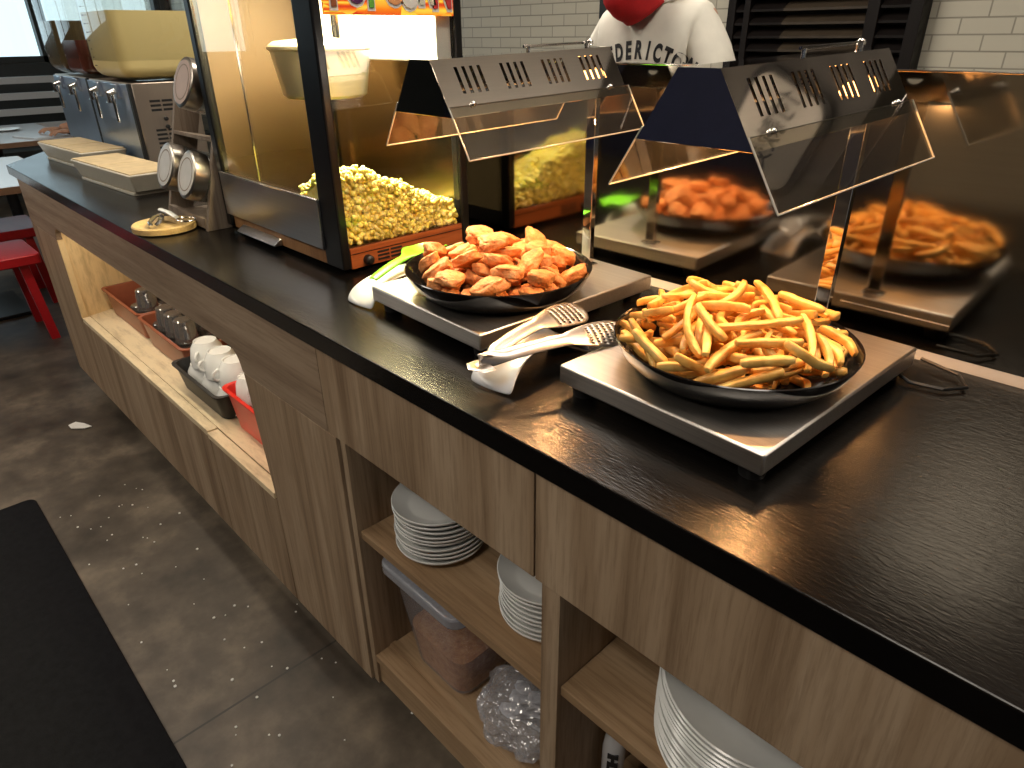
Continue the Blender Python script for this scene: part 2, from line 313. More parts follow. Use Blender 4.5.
# ------------------------------------------------------------------ mesh helpers
class MB:
    def __init__(s): s.bm = bmesh.new(); s.mi = 0
    def face(s, vs, mi=None):
        try:
            f = s.bm.faces.new(vs); f.material_index = s.mi if mi is None else mi; return f
        except ValueError: return None
    def box(s, x0, x1, y0, y1, z0, z1, mat=None):
        v = [s.bm.verts.new(p) for p in ((x0,y0,z0),(x1,y0,z0),(x1,y1,z0),(x0,y1,z0),(x0,y0,z1),(x1,y0,z1),(x1,y1,z1),(x0,y1,z1))]
        if mat is not None:
            for q in v: q.co = mat @ q.co
        for f in ((0,3,2,1),(4,5,6,7),(0,1,5,4),(1,2,6,5),(2,3,7,6),(3,0,4,7)): s.face([v[i] for i in f])
        return s
    def hexa(s, b, t):
        """8-corner solid: b and t are 4 points each, counter-clockwise from above"""
        v = [s.bm.verts.new(p) for p in list(b)+list(t)]
        for f in ((0,3,2,1),(4,5,6,7),(0,1,5,4),(1,2,6,5),(2,3,7,6),(3,0,4,7)): s.face([v[i] for i in f])
        return s
    def prism(s, poly, axis, lo, hi):
        """poly of 2D points extruded along axis; X: (y,z)  Y: (x,z)  Z: (x,y)"""
        def P(a, h):
            return {'X': (h, a[0], a[1]), 'Y': (a[0], h, a[1]), 'Z': (a[0], a[1], h)}[axis]
        A = [s.bm.verts.new(P(a, lo)) for a in poly]; B = [s.bm.verts.new(P(a, hi)) for a in poly]
        s.face(A); s.face(list(reversed(B)))
        n = len(poly)
        for i in range(n): s.face([A[i], B[i], B[(i+1)%n], A[(i+1)%n]])
        return s
    def ring(s, pts): return [s.bm.verts.new(p) for p in pts]
    def bridge(s, A, B, closed=True):
        n = len(A)
        for i in range(n if closed else n-1): s.face([A[i], A[(i+1)%n], B[(i+1)%n], B[i]])
    def tube(s, pts, rad, n=8, cap=True, flat=None):
        pts = [Vector(p) for p in pts]; R = rad if isinstance(rad, (list, tuple)) else [rad]*len(pts)
        up = Vector((0.13, 0.21, 0.97)); rings = []
        for i, p in enumerate(pts):
            d = (pts[min(i+1, len(pts)-1)] - pts[max(i-1, 0)])
            if d.length < 1e-9: d = Vector((0, 0, 1))
            d.normalize()
            a = d.cross(up)
            if a.length < 0.05: a = d.cross(Vector((1, 0, 0)))
            a.normalize(); b = d.cross(a).normalized()
            fb = flat if flat else 1.0
            rings.append(s.ring([p + a*(R[i]*math.cos(2*PI*k/n)) + b*(R[i]*fb*math.sin(2*PI*k/n)) for k in range(n)]))
        for A, B in zip(rings, rings[1:]): s.bridge(A, B)
        if cap: s.face(list(reversed(rings[0]))); s.face(rings[-1])
        return s
    def lathe(s, prof, n=32, mat=None, close=False, sx=1.0, sy=1.0):
        rings = []
        for r, z in prof:
            if r < 1e-6: rings.append([s.bm.verts.new((0, 0, z))])
            else: rings.append(s.ring([(sx*r*math.cos(2*PI*k/n), sy*r*math.sin(2*PI*k/n), z) for k in range(n)]))
        prs = list(zip(rings, rings[1:])) + ([(rings[-1], rings[0])] if close else [])
        for A, B in prs:
            if len(A) == 1 and len(B) == 1: continue
            if len(A) == 1:
                for i in range(n): s.face([A[0], B[i], B[(i+1)%n]])
            elif len(B) == 1:
                for i in range(n): s.face([A[i], A[(i+1)%n], B[0]])
            else: s.bridge(A, B)
        if mat is not None:
            for R in rings:
                for v in R: v.co = mat @ v.co
        return s
    def ico(s, c, r, sub=1, sc=(1,1,1), nz=0.0, ns=1.0, off=0.0):
        t = bmesh.ops.create_icosphere(s.bm, subdivisions=sub, radius=1.0)
        for v in t['verts']:
            p = v.co.copy(); k = 1.0
            if nz: k += nz*noise.noise(p*ns + Vector((off, off*1.7, off*0.3)))
            v.co = Vector(c) + Vector((p.x*r*sc[0]*k, p.y*r*sc[1]*k, p.z*r*sc[2]*k))
            for f in v.link_faces: f.material_index = s.mi
        return s
    def build(s, name, mats, parent=None, angle=35.0, bevel=0.0, seg=2, solid=0.0, subd=0, loc=None, rot=None, fixn=True):
        if fixn: bmesh.ops.recalc_face_normals(s.bm, faces=s.bm.faces[:])
        me = bpy.data.meshes.new(name); s.bm.to_mesh(me); s.bm.free()
        for m in (mats if isinstance(mats, (list, tuple)) else [mats]): me.materials.append(m)
        if angle:
            me.polygons.foreach_set('use_smooth', [True]*len(me.polygons))
            me.set_sharp_from_angle(angle=math.radians(angle))
        o = bpy.data.objects.new(name, me); COL.objects.link(o)
        if parent: o.parent = parent
        if loc: o.location = loc
        if rot: o.rotation_euler = rot
        if solid:
            md = o.modifiers.new('thick', 'SOLIDIFY'); md.thickness = solid; md.offset = 0
        if bevel:
            md = o.modifiers.new('bevel', 'BEVEL'); md.width = bevel; md.segments = seg; md.limit_method = 'ANGLE'; md.angle_limit = math.radians(40)
        if subd:
            md = o.modifiers.new('smooth', 'SUBSURF'); md.levels = subd; md.render_levels = subd
        return o

def tag(o, label, cat, group=None, kind=None):
    o['label'] = label; o['category'] = cat
    if group: o['group'] = group
    if kind: o['kind'] = kind
    return o
def thing(name, label, cat, loc=(0,0,0), rz=0.0, group=None):
    o = bpy.data.objects.new(name, None); COL.objects.link(o)
    o.empty_display_size = 0.05
    o.location = loc; o.rotation_euler = (0, 0, rz)
    return tag(o, label, cat, group)
def struct(o):
    o['kind'] = 'structure'; return o
CH = {}
def kids(o): return [c for c in COL.objects if c.parent == o]
def copy_tree(o, parent=None, cache={}):
    c = o.copy(); COL.objects.link(c)
    if parent is not None: c.parent = parent
    if o.name not in cache: cache[o.name] = kids(o)
    for k in cache[o.name]: copy_tree(k, c)
    return c
def rrect(x0, x1, y0, y1, r, n=5):
    pts = []
    for cx, cy, a0 in ((x1-r, y0+r, -90), (x1-r, y1-r, 0), (x0+r, y1-r, 90), (x0+r, y0+r, 180)):
        for k in range(n+1):
            a = math.radians(a0 + 90*k/n); pts.append((cx+r*math.cos(a), cy+r*math.sin(a)))
    return pts
def text_mesh(body, size, extrude=0.001, offset=0.0, align='CENTER'):
    cu = bpy.data.curves.new('lettering', 'FONT'); cu.body = body; cu.size = size; cu.extrude = extrude; cu.offset = offset
    cu.align_x = align; cu.align_y = 'CENTER'; cu.resolution_u = 4
    o = bpy.data.objects.new('lettering', cu); COL.objects.link(o)
    bpy.context.view_layer.update()
    me = bpy.data.meshes.new_from_object(o.evaluated_get(bpy.context.evaluated_depsgraph_get()))
    bpy.data.objects.remove(o); bpy.data.curves.remove(cu)
    return me
def mesh_obj(name, me, mat, parent=None, loc=None, rot=None):
    me.materials.clear(); me.materials.append(mat)
    o = bpy.data.objects.new(name, me); COL.objects.link(o)
    if parent: o.parent = parent
    if loc: o.location = loc
    if rot: o.rotation_euler = rot
    return o
# ================================================================== CAMERA
cam = bpy.data.cameras.new('camera'); co = bpy.data.objects.new('camera', cam); COL.objects.link(co)
cam.sensor_fit = 'HORIZONTAL'; cam.sensor_width = 36.0; cam.lens = 677.44/1024*36.0
cam.clip_start = 0.02; cam.clip_end = 100
yaw, pitch, roll = -0.80641849, 0.47694452, -0.01100728
f_ = Vector((math.sin(yaw)*math.cos(pitch), math.cos(yaw)*math.cos(pitch), -math.sin(pitch)))
r_ = Vector((math.cos(yaw), -math.sin(yaw), 0)); u_ = r_.cross(f_)
r2 = r_*math.cos(roll) + u_*math.sin(roll); u2 = -r_*math.sin(roll) + u_*math.cos(roll)
co.matrix_world = Matrix(((r2.x, u2.x, -f_.x, 0), (r2.y, u2.y, -f_.y, 0), (r2.z, u2.z, -f_.z, 1.40), (0, 0, 0, 1)))
S.camera = co

# ================================================================== SETTING
def slab(name, x0, x1, y0, y1, z0, z1, mat):
    return struct(MB().box(x0, x1, y0, y1, z0, z1).build(name, mat, angle=0))
slab('floor', -10, 4, -5, 3.6, -0.1, 0, M['floor'])
slab('ceiling', -10, 4, -5, 3.6, 2.9, 3.0, M['ceil'])
slab('wall_back', -10, 4, 3.4, 3.6, 0, 2.9, M['tile'])
slab('wall_front', -10, -2.2, -5.2, -5.0, 0, 2.9, M['navywall'])
slab('wall_front_return', -2.2, 4, -5.2, -5.0, 0, 2.9, M['taupewall'])
# far-left wall with daylight windows
WX = -9.2
slab('wall_left', WX-0.2, WX, -5, 3.6, 0, 1.18, M['graphite'])
slab('wall_left_solid', WX-0.2, WX, -5, -2.95, 1.18, 2.7, M['graphite'])
struct(MB().box(WX-0.2, WX, -5, 3.6, 2.7, 2.9).box(WX-0.2, WX, 3.3, 3.6, 1.18, 2.7).build('wall_left_head', M['graphite'], angle=0))
wn = 0
ys = [-2.95, -1.7, -0.45, 0.8, 2.05, 3.3]
for a, b in zip(ys, ys[1:]):
    wn += 1
    root = bpy.data.objects.new('window_%d' % wn, None); COL.objects.link(root); root.location = (WX-0.1, (a+b)/2, 1.18); struct(root)
    h = (b-a)/2
    fr = MB().box(-0.06, 0.06, -h, -h+0.06, 0, 1.52).box(-0.06, 0.06, h-0.06, h, 0, 1.52).box(-0.06, 0.06, -h, h, 0, 0.06).box(-0.06, 0.06, -h, h, 1.46, 1.52).box(-0.05, 0.05, -h, h, 1.0, 1.04)
    fr.build('window_frame', M['graphite'], root, angle=0)
    MB().box(-0.004, 0.004, -h+0.06, h-0.06, 0.06, 1.46).build('pane', M['clear'], root, angle=0)
# the bright street outside
struct(MB().box(-12.05, -12, -9, 6.5, -1, 6).build('sky_outside', M['day'], angle=0))
# louvred bench rail below the windows (horizontal bars catch the daylight)
t = thing('slatted_bench', 'dark bench with pale horizontal back slats below the far windows', 'bench', (WX+0.75, 1.9, 0))
m = MB()
for k in range(4): m.box(-0.03, 0.02, -1.3, 1.3, 0.60+0.14*k, 0.66+0.14*k)
m.build('back_slats', M['tabletop'], t, angle=0)
MB().box(-0.02, 0.45, -1.3, 1.3, 0.40, 0.46).build('seat', M['graphite'], t, angle=0)
for yy in (-1.25, 1.2):
    MB().box(-0.02, 0.03, yy, yy+0.05, 0, 1.12).build('post', M['graphite'], t, angle=0)
    MB().box(0.38, 0.43, yy, yy+0.05, 0, 0.40).build('leg', M['graphite'], t, angle=0)

# black louvre screen on the back wall and dark bulkhead over it
SX0, SX1 = -1.93, -1.068
t = thing('louvre_screen', 'black louvred timber screen on tiled back wall behind the counter', 'screen', (0, 3.33, 0))
for x0, x1 in ((SX0, SX0+0.04), (-1.845, -1.815), (-1.285, -1.235), (SX1-0.05, SX1)):
    MB().box(x0, x1, -0.03, 0.06, 0, 2.0).build('upright', M['dark_wood'], t, angle=0, bevel=0.003)
def slats(x0, x1, tilt, mat, nm, z0, z1, step=0.055):
    mm = MB(); z = z0
    while z < z1:
        mm.hexa([(x0,-0.02,z),(x1,-0.02,z),(x1,0.03,z+tilt),(x0,0.03,z+tilt)], [(x0,-0.02,z+0.010),(x1,-0.02,z+0.010),(x1,0.03,z+tilt+0.010),(x0,0.03,z+tilt+0.010)])
        z += step
    return mm.build(nm, mat, t, angle=0)
slats(SX0, -1.655, 0.035, M['dark_wood'], 'louvre_slats', 0.05, 1.98)
slats(-1.655, -1.285, 0.030, M['slat_tan'], 'louvre_slats', 0.05, 1.98)
slats(-1.24, SX1, 0.035, M['dark_wood'], 'louvre_slats', 0.05, 1.98)
MB().box(SX0, SX1, 0.045, 0.065, 0, 2.0).build('backing', M['black_paint'], t, angle=0)
struct(MB().box(-1.0, 4, 2.9, 3.4, 2.02, 2.9).build('trim_bulkhead', M['bulk'], angle=0))
# dark notice board low on the tiles
t = MB().box(-2.78, -2.48, 3.375, 3.4, 1.47, 1.95).build('wall_sign', M['graphite'], angle=0, bevel=0.003)
tag(t, 'dark board on the white tiles behind the person', 'sign')
# hanging sign that the polished hood mirrors
t = thing('counter_sign', 'grey rounded sign with dark characters on the bulkhead, mirrored in near hood', 'sign', (0.600, 2.862, 2.33))
MB().prism(rrect(-0.205, 0.205, -0.18, 0.18, 0.07), 'Y', 0.0, 0.02).build('sign_panel', M['sign_grey'], t)
mesh_obj('lettering', text_mesh('付款处', 0.128, 0.002), M['ink'], t, (0, -0.002, -0.01), (PI/2, 0, 0))
MB().prism(rrect(-0.235, 0.235, -0.21, 0.21, 0.085), 'Y', 0.012, 0.036).build('rim', M['black_paint'], t)

# floor mat, scrap and specks
t = MB().prism(rrect(-2.5, 0.3, -1.6, 0.125, 0.03), 'Z', 0.0, 0.008).build('floor_mat', M['mat'], bevel=0.003)
tag(t, 'black rubber floor mat lying in front of the counter', 'mat')
m = MB(); pts = [(-0.045,-0.012),(-0.01,-0.03),(0.04,-0.014),(0.05,0.012),(0.0,0.022),(-0.035,0.014)]
m.prism(pts, 'Z', 0.001, 0.004)
for v in m.bm.verts: v.co.z += 0.006*abs(math.sin(v.co.x*60))
t = m.build('paper_scrap', M['paper'], loc=(-2.93, 0.375, 0), rot=(0, 0, 0.5)); tag(t, 'torn white paper scrap lying on the floor before the cabinet', 'scrap')
m = MB()
for k in range(70):
    x = rnd.uniform(-2.4, -0.9); y = rnd.uniform(0.16, 0.62)
    m.ico((x, y, 0.002), rnd.uniform(0.0018, 0.0045), 1, (1, 1, 0.6))
t = m.build('crumbs', M['paper']); tag(t, 'pale crumbs scattered on the concrete along the cabinet foot', 'crumbs', kind='stuff')

# ceiling light panels
def ceil_panel(x, y, power, sx=0.6, sy=1.2, col=(1.0, 0.90, 0.78), lab=''):
    r = thing('ceiling_light', lab, 'light', (x, y, 2.9), group='ceiling light panels')
    MB().box(-sx/2-0.02, sx/2+0.02, -sy/2-0.02, sy/2+0.02, -0.03, 0).build('housing', M['white_mat'], r, angle=0)
    MB().box(-sx/2, sx/2, -sy/2, sy/2, -0.036, -0.030).build('diffuser', M['panel_glow'], r, angle=0)
    l = bpy.data.lights.new('ceiling_light_lamp', 'AREA'); l.shape = 'RECTANGLE'; l.size = sx; l.size_y = sy; l.energy = power; l.color = col
    lo = bpy.data.objects.new('ceiling_light_lamp', l); COL.objects.link(lo); lo.location = (x, y, 2.855)
CEIL = [(-0.4, -1.3, 24, 'over the floor before the open shelves'), (-2.7, -1.6, 14, 'over the mat before the cup niche'), (-0.1, 0.95, 20, 'over the warmers on the counter'), (-2.9, 0.95, 20, 'over the drink dispensers on the counter'), (-5.0, -1.6, 46, 'over the dining tables'),
        (-1.7, 1.62, 30, 'over the person behind the counter'), (2.9, 2.3, 34, 'over the bare end of the counter back')]
for x, y, p, w in CEIL: ceil_panel(x, y, p, lab='flat white ceiling light panel '+w)

# added light bar, brightens the ceiling mirrored in the far hood
t = thing('added_uplight', 'added unseen white light bar that brightens the ceiling over the counter', 'light', (1.35, 2.25, 2.40))
MB().box(-0.05, 0.05, -0.6, 0.6, -0.03, 0.0).build('housing', M['white_mat'], t, angle=0, bevel=0.004)
for yy in (-0.5, 0.5): MB().tube([(0, yy, 0), (0, yy, 0.5)], 0.003, 6).build('hanger', M['steel_bright'], t)
l = bpy.data.lights.new('added_uplight_lamp', 'AREA'); l.shape = 'RECTANGLE'; l.size = 0.08; l.size_y = 1.15; l.energy = 26; l.color = (1.0, 0.88, 0.74)
o = bpy.data.objects.new('added_uplight_lamp', l); COL.objects.link(o); o.location = (1.35, 2.25, 2.405); o.rotation_euler = (PI, 0, 0)
# ================================================================== COUNTER
T = 0.95
t = MB().prism([(-3.46, 0.5015), (1.2, 0.5015), (1.2, 1.125), (-4.42, 1.125)], 'Z', 0.914, T).build('countertop', M['counter'], angle=0, bevel=0.002)
tag(t, 'long black worktop slab running over the wooden cabinets', 'countertop')

# splash panel: steel sheet with pale bottom seam
t = thing('splash_panel', 'tall brushed steel splash panel standing along the counter back', 'panel', (0, 1.11, T))
MB().box(-1.34, 1.2, 0.0, 0.012, 0.0, 0.398).build('sheet', brushed('splash_steel', (0.37, 0.335, 0.275), 0.08, 'X', 0.05, 0.0), t, angle=0)
m = MB(); m.prism([(-0.012, 0.0), (0.0, 0.0), (0.0, 0.012), (-0.004, 0.010)], 'X', -1.2, 1.2); m.build('sealant_strip', M['pale_trim'], t)
MB().box(-1.34, 1.2, -0.003, 0.016, 0.398, 0.401).build('top_edge', M['steel_bright'], t, angle=0, bevel=0.001)
MB().box(-0.38, -0.22, -0.002, 0.0, 0.058, 0.0595).build('scratch_line', M['pale_trim'], t, angle=0)

# ---- niche cabinet
FZ = 0.735; YF = 0.508
t = thing('niche_cabinet', 'long oak cabinet with pale lit niche at the counter far end', 'cabinet', (0, 0, 0))
NX0, NX1, NZ0, NZ1 = -2.965, -1.40, 0.408, 0.785
# upper fascia with arched cut-out
def arc(cx, cz, r, a0, a1, n=6): return [(cx+r*math.cos(math.radians(a0+(a1-a0)*k/n)), cz+r*math.sin(math.radians(a0+(a1-a0)*k/n))) for k in range(n+1)]
rr = 0.05
poly = [(-3.36, FZ), (NX0, FZ)] + arc(NX0+rr, NZ1-rr, rr, 180, 90) + arc(NX1-rr, NZ1-rr, rr, 90, 8) + [(NX1+0.004, FZ), (-1.034, FZ), (-1.034, 0.914), (-3.36, 0.914)]
MB().prism(poly, 'Y', YF, YF+0.018).build('fascia', M['oak_h'], t, angle=0)
MB().prism([(-3.36, 0.08), (NX0-0.012, 0.08), (NX0-0.012, FZ-0.002), (-3.36, FZ-0.002)], 'Y', YF, YF+0.018).build('end_stile', M['oak'], t, angle=0)
MB().prism([(-1.354, 0.08), (-1.008, 0.08), (-1.008, FZ-0.002), (NX1+0.004, FZ-0.002), (-1.356, NZ0)], 'Y', YF, YF+0.018).build('door', M['oak'], t, angle=0, bevel=0.001)
MB().prism([(NX0-0.010, 0.08), (-1.752, 0.08), (-1.752, NZ0-0.003), (NX0-0.010, NZ0-0.003)], 'Y', YF, YF+0.018).build('door', M['oak'], t, angle=0, bevel=0.001)
MB().prism([(-1.749, 0.08), (-1.358, 0.08), (-1.358, NZ0-0.003), (-1.749, NZ0-0.003)], 'Y', YF, YF+0.018).build('door', M['oak'], t, angle=0, bevel=0.001)
MB().prism([(-3.36, YF+0.018), (-3.34, YF+0.018), (-4.18, 1.10), (-4.20, 1.10)], 'Z', 0.08, 0.914).build('side_panel', M['oak'], t, angle=0)
MB().prism([(-3.25, 0.56), (-1.01, 0.56), (-1.01, 1.08), (-3.95, 1.08)], 'Z', 0.0, 0.08).build('plinth', M['black_plastic'], t, angle=0)
# niche lining
NF = 0.424
MB().box(NX0-0.03, NX1+0.05, YF+0.030, 0.90, NF-0.018, NF).build('niche_floor', M['birch'], t, angle=0)
MB().box(NX0, -1.758, YF, YF+0.028, NF-0.0165, NF+0.0015).build('niche_lip', M['birch'], t, angle=0, bevel=0.0008)
MB().prism([(-1.750, YF-0.004), (-1.358, YF-0.004), (-1.358, YF+0.026), (-1.750, YF+0.026)], 'Z', NF-0.0165, NF+0.001).build('niche_lip', M['birch'], t, angle=0, bevel=0.0008)
MB().prism([(NX0-0.012, YF+0.018), (NX0, YF+0.001), (NX0-0.11, 0.90), (NX0-0.125, 0.90)], 'Z', NF, NZ1).build('niche_end_board', M['birch_v'], t, angle=0)
MB().box(NX0-0.012, NX0+0.003, YF, YF+0.020, NF, FZ-0.002).build('niche_edging', M['birch_v'], t, angle=0)
MB().box(NX1+0.052, NX1+0.066, YF+0.02, 0.90, NF-0.018, NZ1+0.02).build('niche_end_board', M['birch_v'], t, angle=0)
MB().box(NX0-0.12, NX1+0.05, 0.90, 0.912, NF-0.018, NZ1+0.02).build('niche_back', M['birch'], t, angle=0)
MB().box(NX0+0.05, NX1-0.02, YF+0.022, YF+0.034, NZ1-0.006, NZ1+0.006).build('light_strip', M['panel_glow'], t, angle=0)
l = bpy.data.lights.new('niche_light', 'AREA'); l.shape = 'RECTANGLE'; l.size = 1.45; l.size_y = 0.012; l.energy = 1.8; l.color = (1.0, 0.86, 0.66)
o = bpy.data.objects.new('niche_light', l); COL.objects.link(o); o.location = ((NX0+NX1)/2, YF+0.030, NZ1-0.008); o.rotation_euler = (0.45, 0, 0)
MB().box(NX0-0.12, NX1+0.05, YF+0.019, 0.90, NZ1+0.006, NZ1+0.02).build('niche_top', M['birch'], t, angle=0)

# ---- open shelf units
def open_unit(lab, x0, x1, fx0, fx1, shelf_z, left_side, right_side, bottom_z=0.172):
    t = thing('shelf_unit', lab, 'shelf unit', (0, 0, 0))
    MB().box(fx0+0.0015, fx1-0.0015, YF, YF+0.018, FZ, 0.914).build('fascia', M['oak'], t, angle=0, bevel=0.001)
    for a, b in (left_side, right_side):
        if b > a: MB().box(a, b, YF+0.006, 1.09, 0.08, FZ if b-a < 0.02 else 0.735).build('side_panel', M['oak'], t, angle=0, bevel=0.0008)
    MB().box(x0, x1, YF+0.012, 1.08, shelf_z-0.018, shelf_z).build('shelf', M['oak_shelf'], t, angle=0, bevel=0.001)
    MB().box(x0, x1, YF+0.006, 1.08, bottom_z-0.02, bottom_z).build('bottom_board', M['oak_shelf'], t, angle=0, bevel=0.001)
    MB().box(x0, x1, YF+0.012, YF+0.03, 0.085, bottom_z-0.021).build('bottom_rail', M['oak_shelf'], t, angle=0)
    MB().box(x0, x1, YF+0.045, YF+0.06, bottom_z, bottom_z+0.004).build('ledge_strip', M['oak_shelf'], t, angle=0)
    MB().box(x0, x1, 1.08, 1.092, 0.08, 0.735).build('back_board', M['oak'], t, angle=0)
    MB().box(x0, x1, 0.56, 1.06, 0.0, 0.08).build('plinth', M['black_plastic'], t, angle=0)
    return t
SH1, SH2, BZ = 0.518, 0.545, 0.172
open_unit('open oak shelf unit holding dinner plates and a plastic bin', -0.985, -0.482, -1.034, -0.490, SH1, (-1.004, -0.986), (-0.481, -0.447))
open_unit('open oak shelf unit with the wide plate stack at counter near end', -0.446, 0.82, -0.490, 0.86, SH2, (0, 0), (0.82, 0.86))

# ================================================================== FOOD WARMERS
def make_warmer(label, W=0.309, D=0.414):
    t = thing('food_warmer', label, 'food warmer', (0, 0, T), math.radians(-2.39))
    a, b = W/2, D/2
    pl = MB().box(-a, a, -b, b, 0.0185, 0.0465).build('warming_plate', M['steel_tray'], t, bevel=0.003)
    for sx in (-1, 1):
        for sy in (-1, 1):
            MB().lathe([(0.0, 0.0), (0.015, 0.0), (0.018, 0.0185), (0.0, 0.0185)], 14, Matrix.Translation((sx*(a-0.024), sy*(b-0.026), 0))).build('foot', M['black_plastic'], t)
    MB().box(-a+0.055, a-0.055, -b+0.08, b-0.08, 0.008, 0.0185).build('heater_box', M['black_plastic'], t, angle=0)
    # post from the back of the plate up into the hood
    ps = MB().box(0.012, 0.033, 0.168, 0.180, 0.0465, 0.372).build('post', M['steel_y'], t, bevel=0.001)
    MB().box(0.005, 0.040, 0.160, 0.186, 0.0465, 0.0495).build('post_flange', M['steel_bright'], ps, bevel=0.001)
    # hood: trapezoid tunnel, open below
    y0, y1 = -0.178, 0.205
    ZT, ZB, XT, XB = 0.418, 0.3445, 0.0245, 0.0715
    tilt = 0.028
    def P(x, y, z): return (x, y, z + (y-y0)*tilt)
    m = MB()
    # top, ends
    for (xa, za, xb, zb) in ((-XT, ZT, XT, ZT),):
        m.face(m.ring([P(xa, y0, za), P(xb, y0, zb), P(xb, y1, zb), P(xa, y1, za)]))
    for yy in (y0, y1):
        m.face(m.ring([P(-XT, yy, ZT), P(XT, yy, ZT), P(XB, yy, ZB), P(-XB, yy, ZB)]))
    # sloping sides with four groups of four slots
    L_ = y1-y0
    br = []; 
    for g in range(4):
        s0 = 0.036 + g*0.087
        for k in range(4): br.append((s0+k*0.0142, s0+k*0.0142+0.0060))
    ts = [0.0, 0.15, 0.62, 1.0]
    for sg in (-1, 1):
        def Q(s, tt): return P(sg*(XT+(XB-XT)*tt), y0+s, ZT+(ZB-ZT)*tt)
        cuts = [0.0]
        for a_, b_ in br: cuts += [a_, b_]
        cuts.append(L_)
        for i in range(len(cuts)-1):
            for j in range(3):
                if i % 2 == 1 and j == 1: continue
                m.face(m.ring([Q(cuts[i], ts[j]), Q(cuts[i+1], ts[j]), Q(cuts[i+1], ts[j+1]), Q(cuts[i], ts[j+1])]))
    bmesh.ops.remove_doubles(m.bm, verts=m.bm.verts[:], dist=1e-5)
    hd = m.build('hood', [M['steel_y'], M['black_plastic']], t, angle=0, solid=0.0014)
    hd.modifiers['thick'].material_offset = 1  # inner faces coloured black, shade painted in behind the slots
    for sg in (-1, 1):
        for s in (0.045, 0.345):
            tt = 0.82
            p = Vector(P(sg*(XT+(XB-XT)*tt), y0+s, ZT+(ZB-ZT)*tt))
            MB().ico(p + Vector((sg*0.002, 0, 0.0015)), 0.0045, 2, (1, 1, 0.8)).build('screw', M['steel_bright'], hd)
        # acrylic guard continuing the slope
        dx, dz = (XB-XT)/0.0735*0.055, 0.055
        q = MB(); th = 0.002
        A = [P(sg*XB, y0, ZB), P(sg*XB, y1+0.008, ZB), P(sg*(XB+dx), y1+0.008, ZB-dz), P(sg*(XB+dx), y0, ZB-dz)]
        A[0], A[1] = P(sg*(XB-0.008), y0, ZB+0.0125), P(sg*(XB-0.008), y1+0.008, ZB+0.0125)
        off = Vector((0.85*sg, 0, 0.53))*th
        off2 = Vector((0.85*sg, 0, 0.53))*0.0008
        v1 = [q.bm.verts.new(Vector(p_)+off2) for p_ in A]; v2 = [q.bm.verts.new(Vector(p_)+off2+off*1.1) for p_ in A]
        q.face(v1, 0); q.face(v2, 0)
        for i in range(4): q.face([v1[i], v1[(i+1)%4], v2[(i+1)%4], v2[i]], 1)
        gs = q.build('guard_sheet', [M['acrylic'], M['acrylic_edge_glint']], t, angle=0)
        mid = Vector((0.85*sg, 0, 0.53))*0.0019
        MB().tube([Vector(A[k])+mid for k in (0, 3)], 0.0012, 6).tube([Vector(A[k])+mid for k in (3, 2)], 0.0012, 6).tube([Vector(A[k])+mid for k in (2, 1)], 0.0012, 6).build('edge_glint', M['acrylic_edge_glint'], gs, angle=60)  # added tubes draw the bright glint along the free edges
    MB().hexa([P(-0.046, y0+0.012, 0.364), P(0.046, y0+0.012, 0.364), P(0.046, y1-0.066, 0.364), P(-0.046, y1-0.066, 0.364)],
              [P(-0.044, y0+0.012, 0.3665), P(0.044, y0+0.012, 0.3665), P(0.044, y1-0.066, 0.3665), P(-0.044, y1-0.066, 0.3665)]).build('added_baffle', M['black_plastic'], t, angle=0)  # added black plate, keeps the lamp light away from the slots
    # knob on the hood top, bulb inside
    MB().tube([(0.0, 0.175, ZT+0.008), (0.0, 0.175, ZT+0.020)], [0.004, 0.006], 10).build('top_bolt', M['steel_bright'], hd)
    MB().tube([(-0.005, 0.03, ZT+0.014), (-0.005, 0.185, ZT+0.0175)], 0.0022, 8).ico((-0.005, 0.188, ZT+0.0175), 0.006, 2).build('top_rod', M['steel_bright'], hd)
    MB().tube([(-0.005, 0.04, ZT+0.002), (-0.005, 0.04, ZT+0.014)], 0.003, 8).build('rod_foot', M['steel_bright'], hd)
    bl = MB().lathe([(0.0, 0.0), (0.009, 0.002), (0.012, 0.012), (0.018, 0.036), (0.021, 0.046), (0.016, 0.056), (0.0, 0.060)], 20,
                    Matrix.Translation((0.016, 0.194, 0.386)) @ Matrix.Rotation(PI/2+0.30, 4, 'X')).build('heat_bulb', M['bulb_glow'], t)
    MB().tube([(0.016, 0.204, 0.390), (0.016, 0.190, 0.386)], 0.012, 14).build('socket', M['white_mat'], t)
    return t
def place_lights(cx, cy, e):
    for dy, w, dz in ((-0.06, 0.5, 0.352), (0.09, 0.5, 0.356)):
        l = bpy.data.lights.new('heat_lamp_light', 'POINT'); l.energy = e*w; l.color = (1.0, 0.49, 0.18); l.shadow_soft_size = 0.010
        o = bpy.data.objects.new('heat_lamp_light', l); COL.objects.link(o); o.location = (cx+0.005, cy+dy, T+dz)
w2 = make_warmer('steel heat lamp warmer under the fries with mirrored hood and cable')
w2.location = (-0.397, 0.828, T)
MB().tube([(0.135, 0.19, 0.010), (0.165, 0.175, 0.006), (0.205, 0.185, 0.006), (0.225, 0.215, 0.006), (0.205, 0.245, 0.008), (0.15, 0.255, 0.012)], 0.0028, 8).build('power_cord', M['black_plastic'], w2)
w1 = make_warmer('steel heat lamp warmer under the nuggets beside popcorn machine', 0.311, 0.416)
w1.location = (-0.860, 0.832, T)
HEAT = 8.5
place_lights(-0.397, 0.828, HEAT); place_lights(-0.860, 0.832, HEAT)

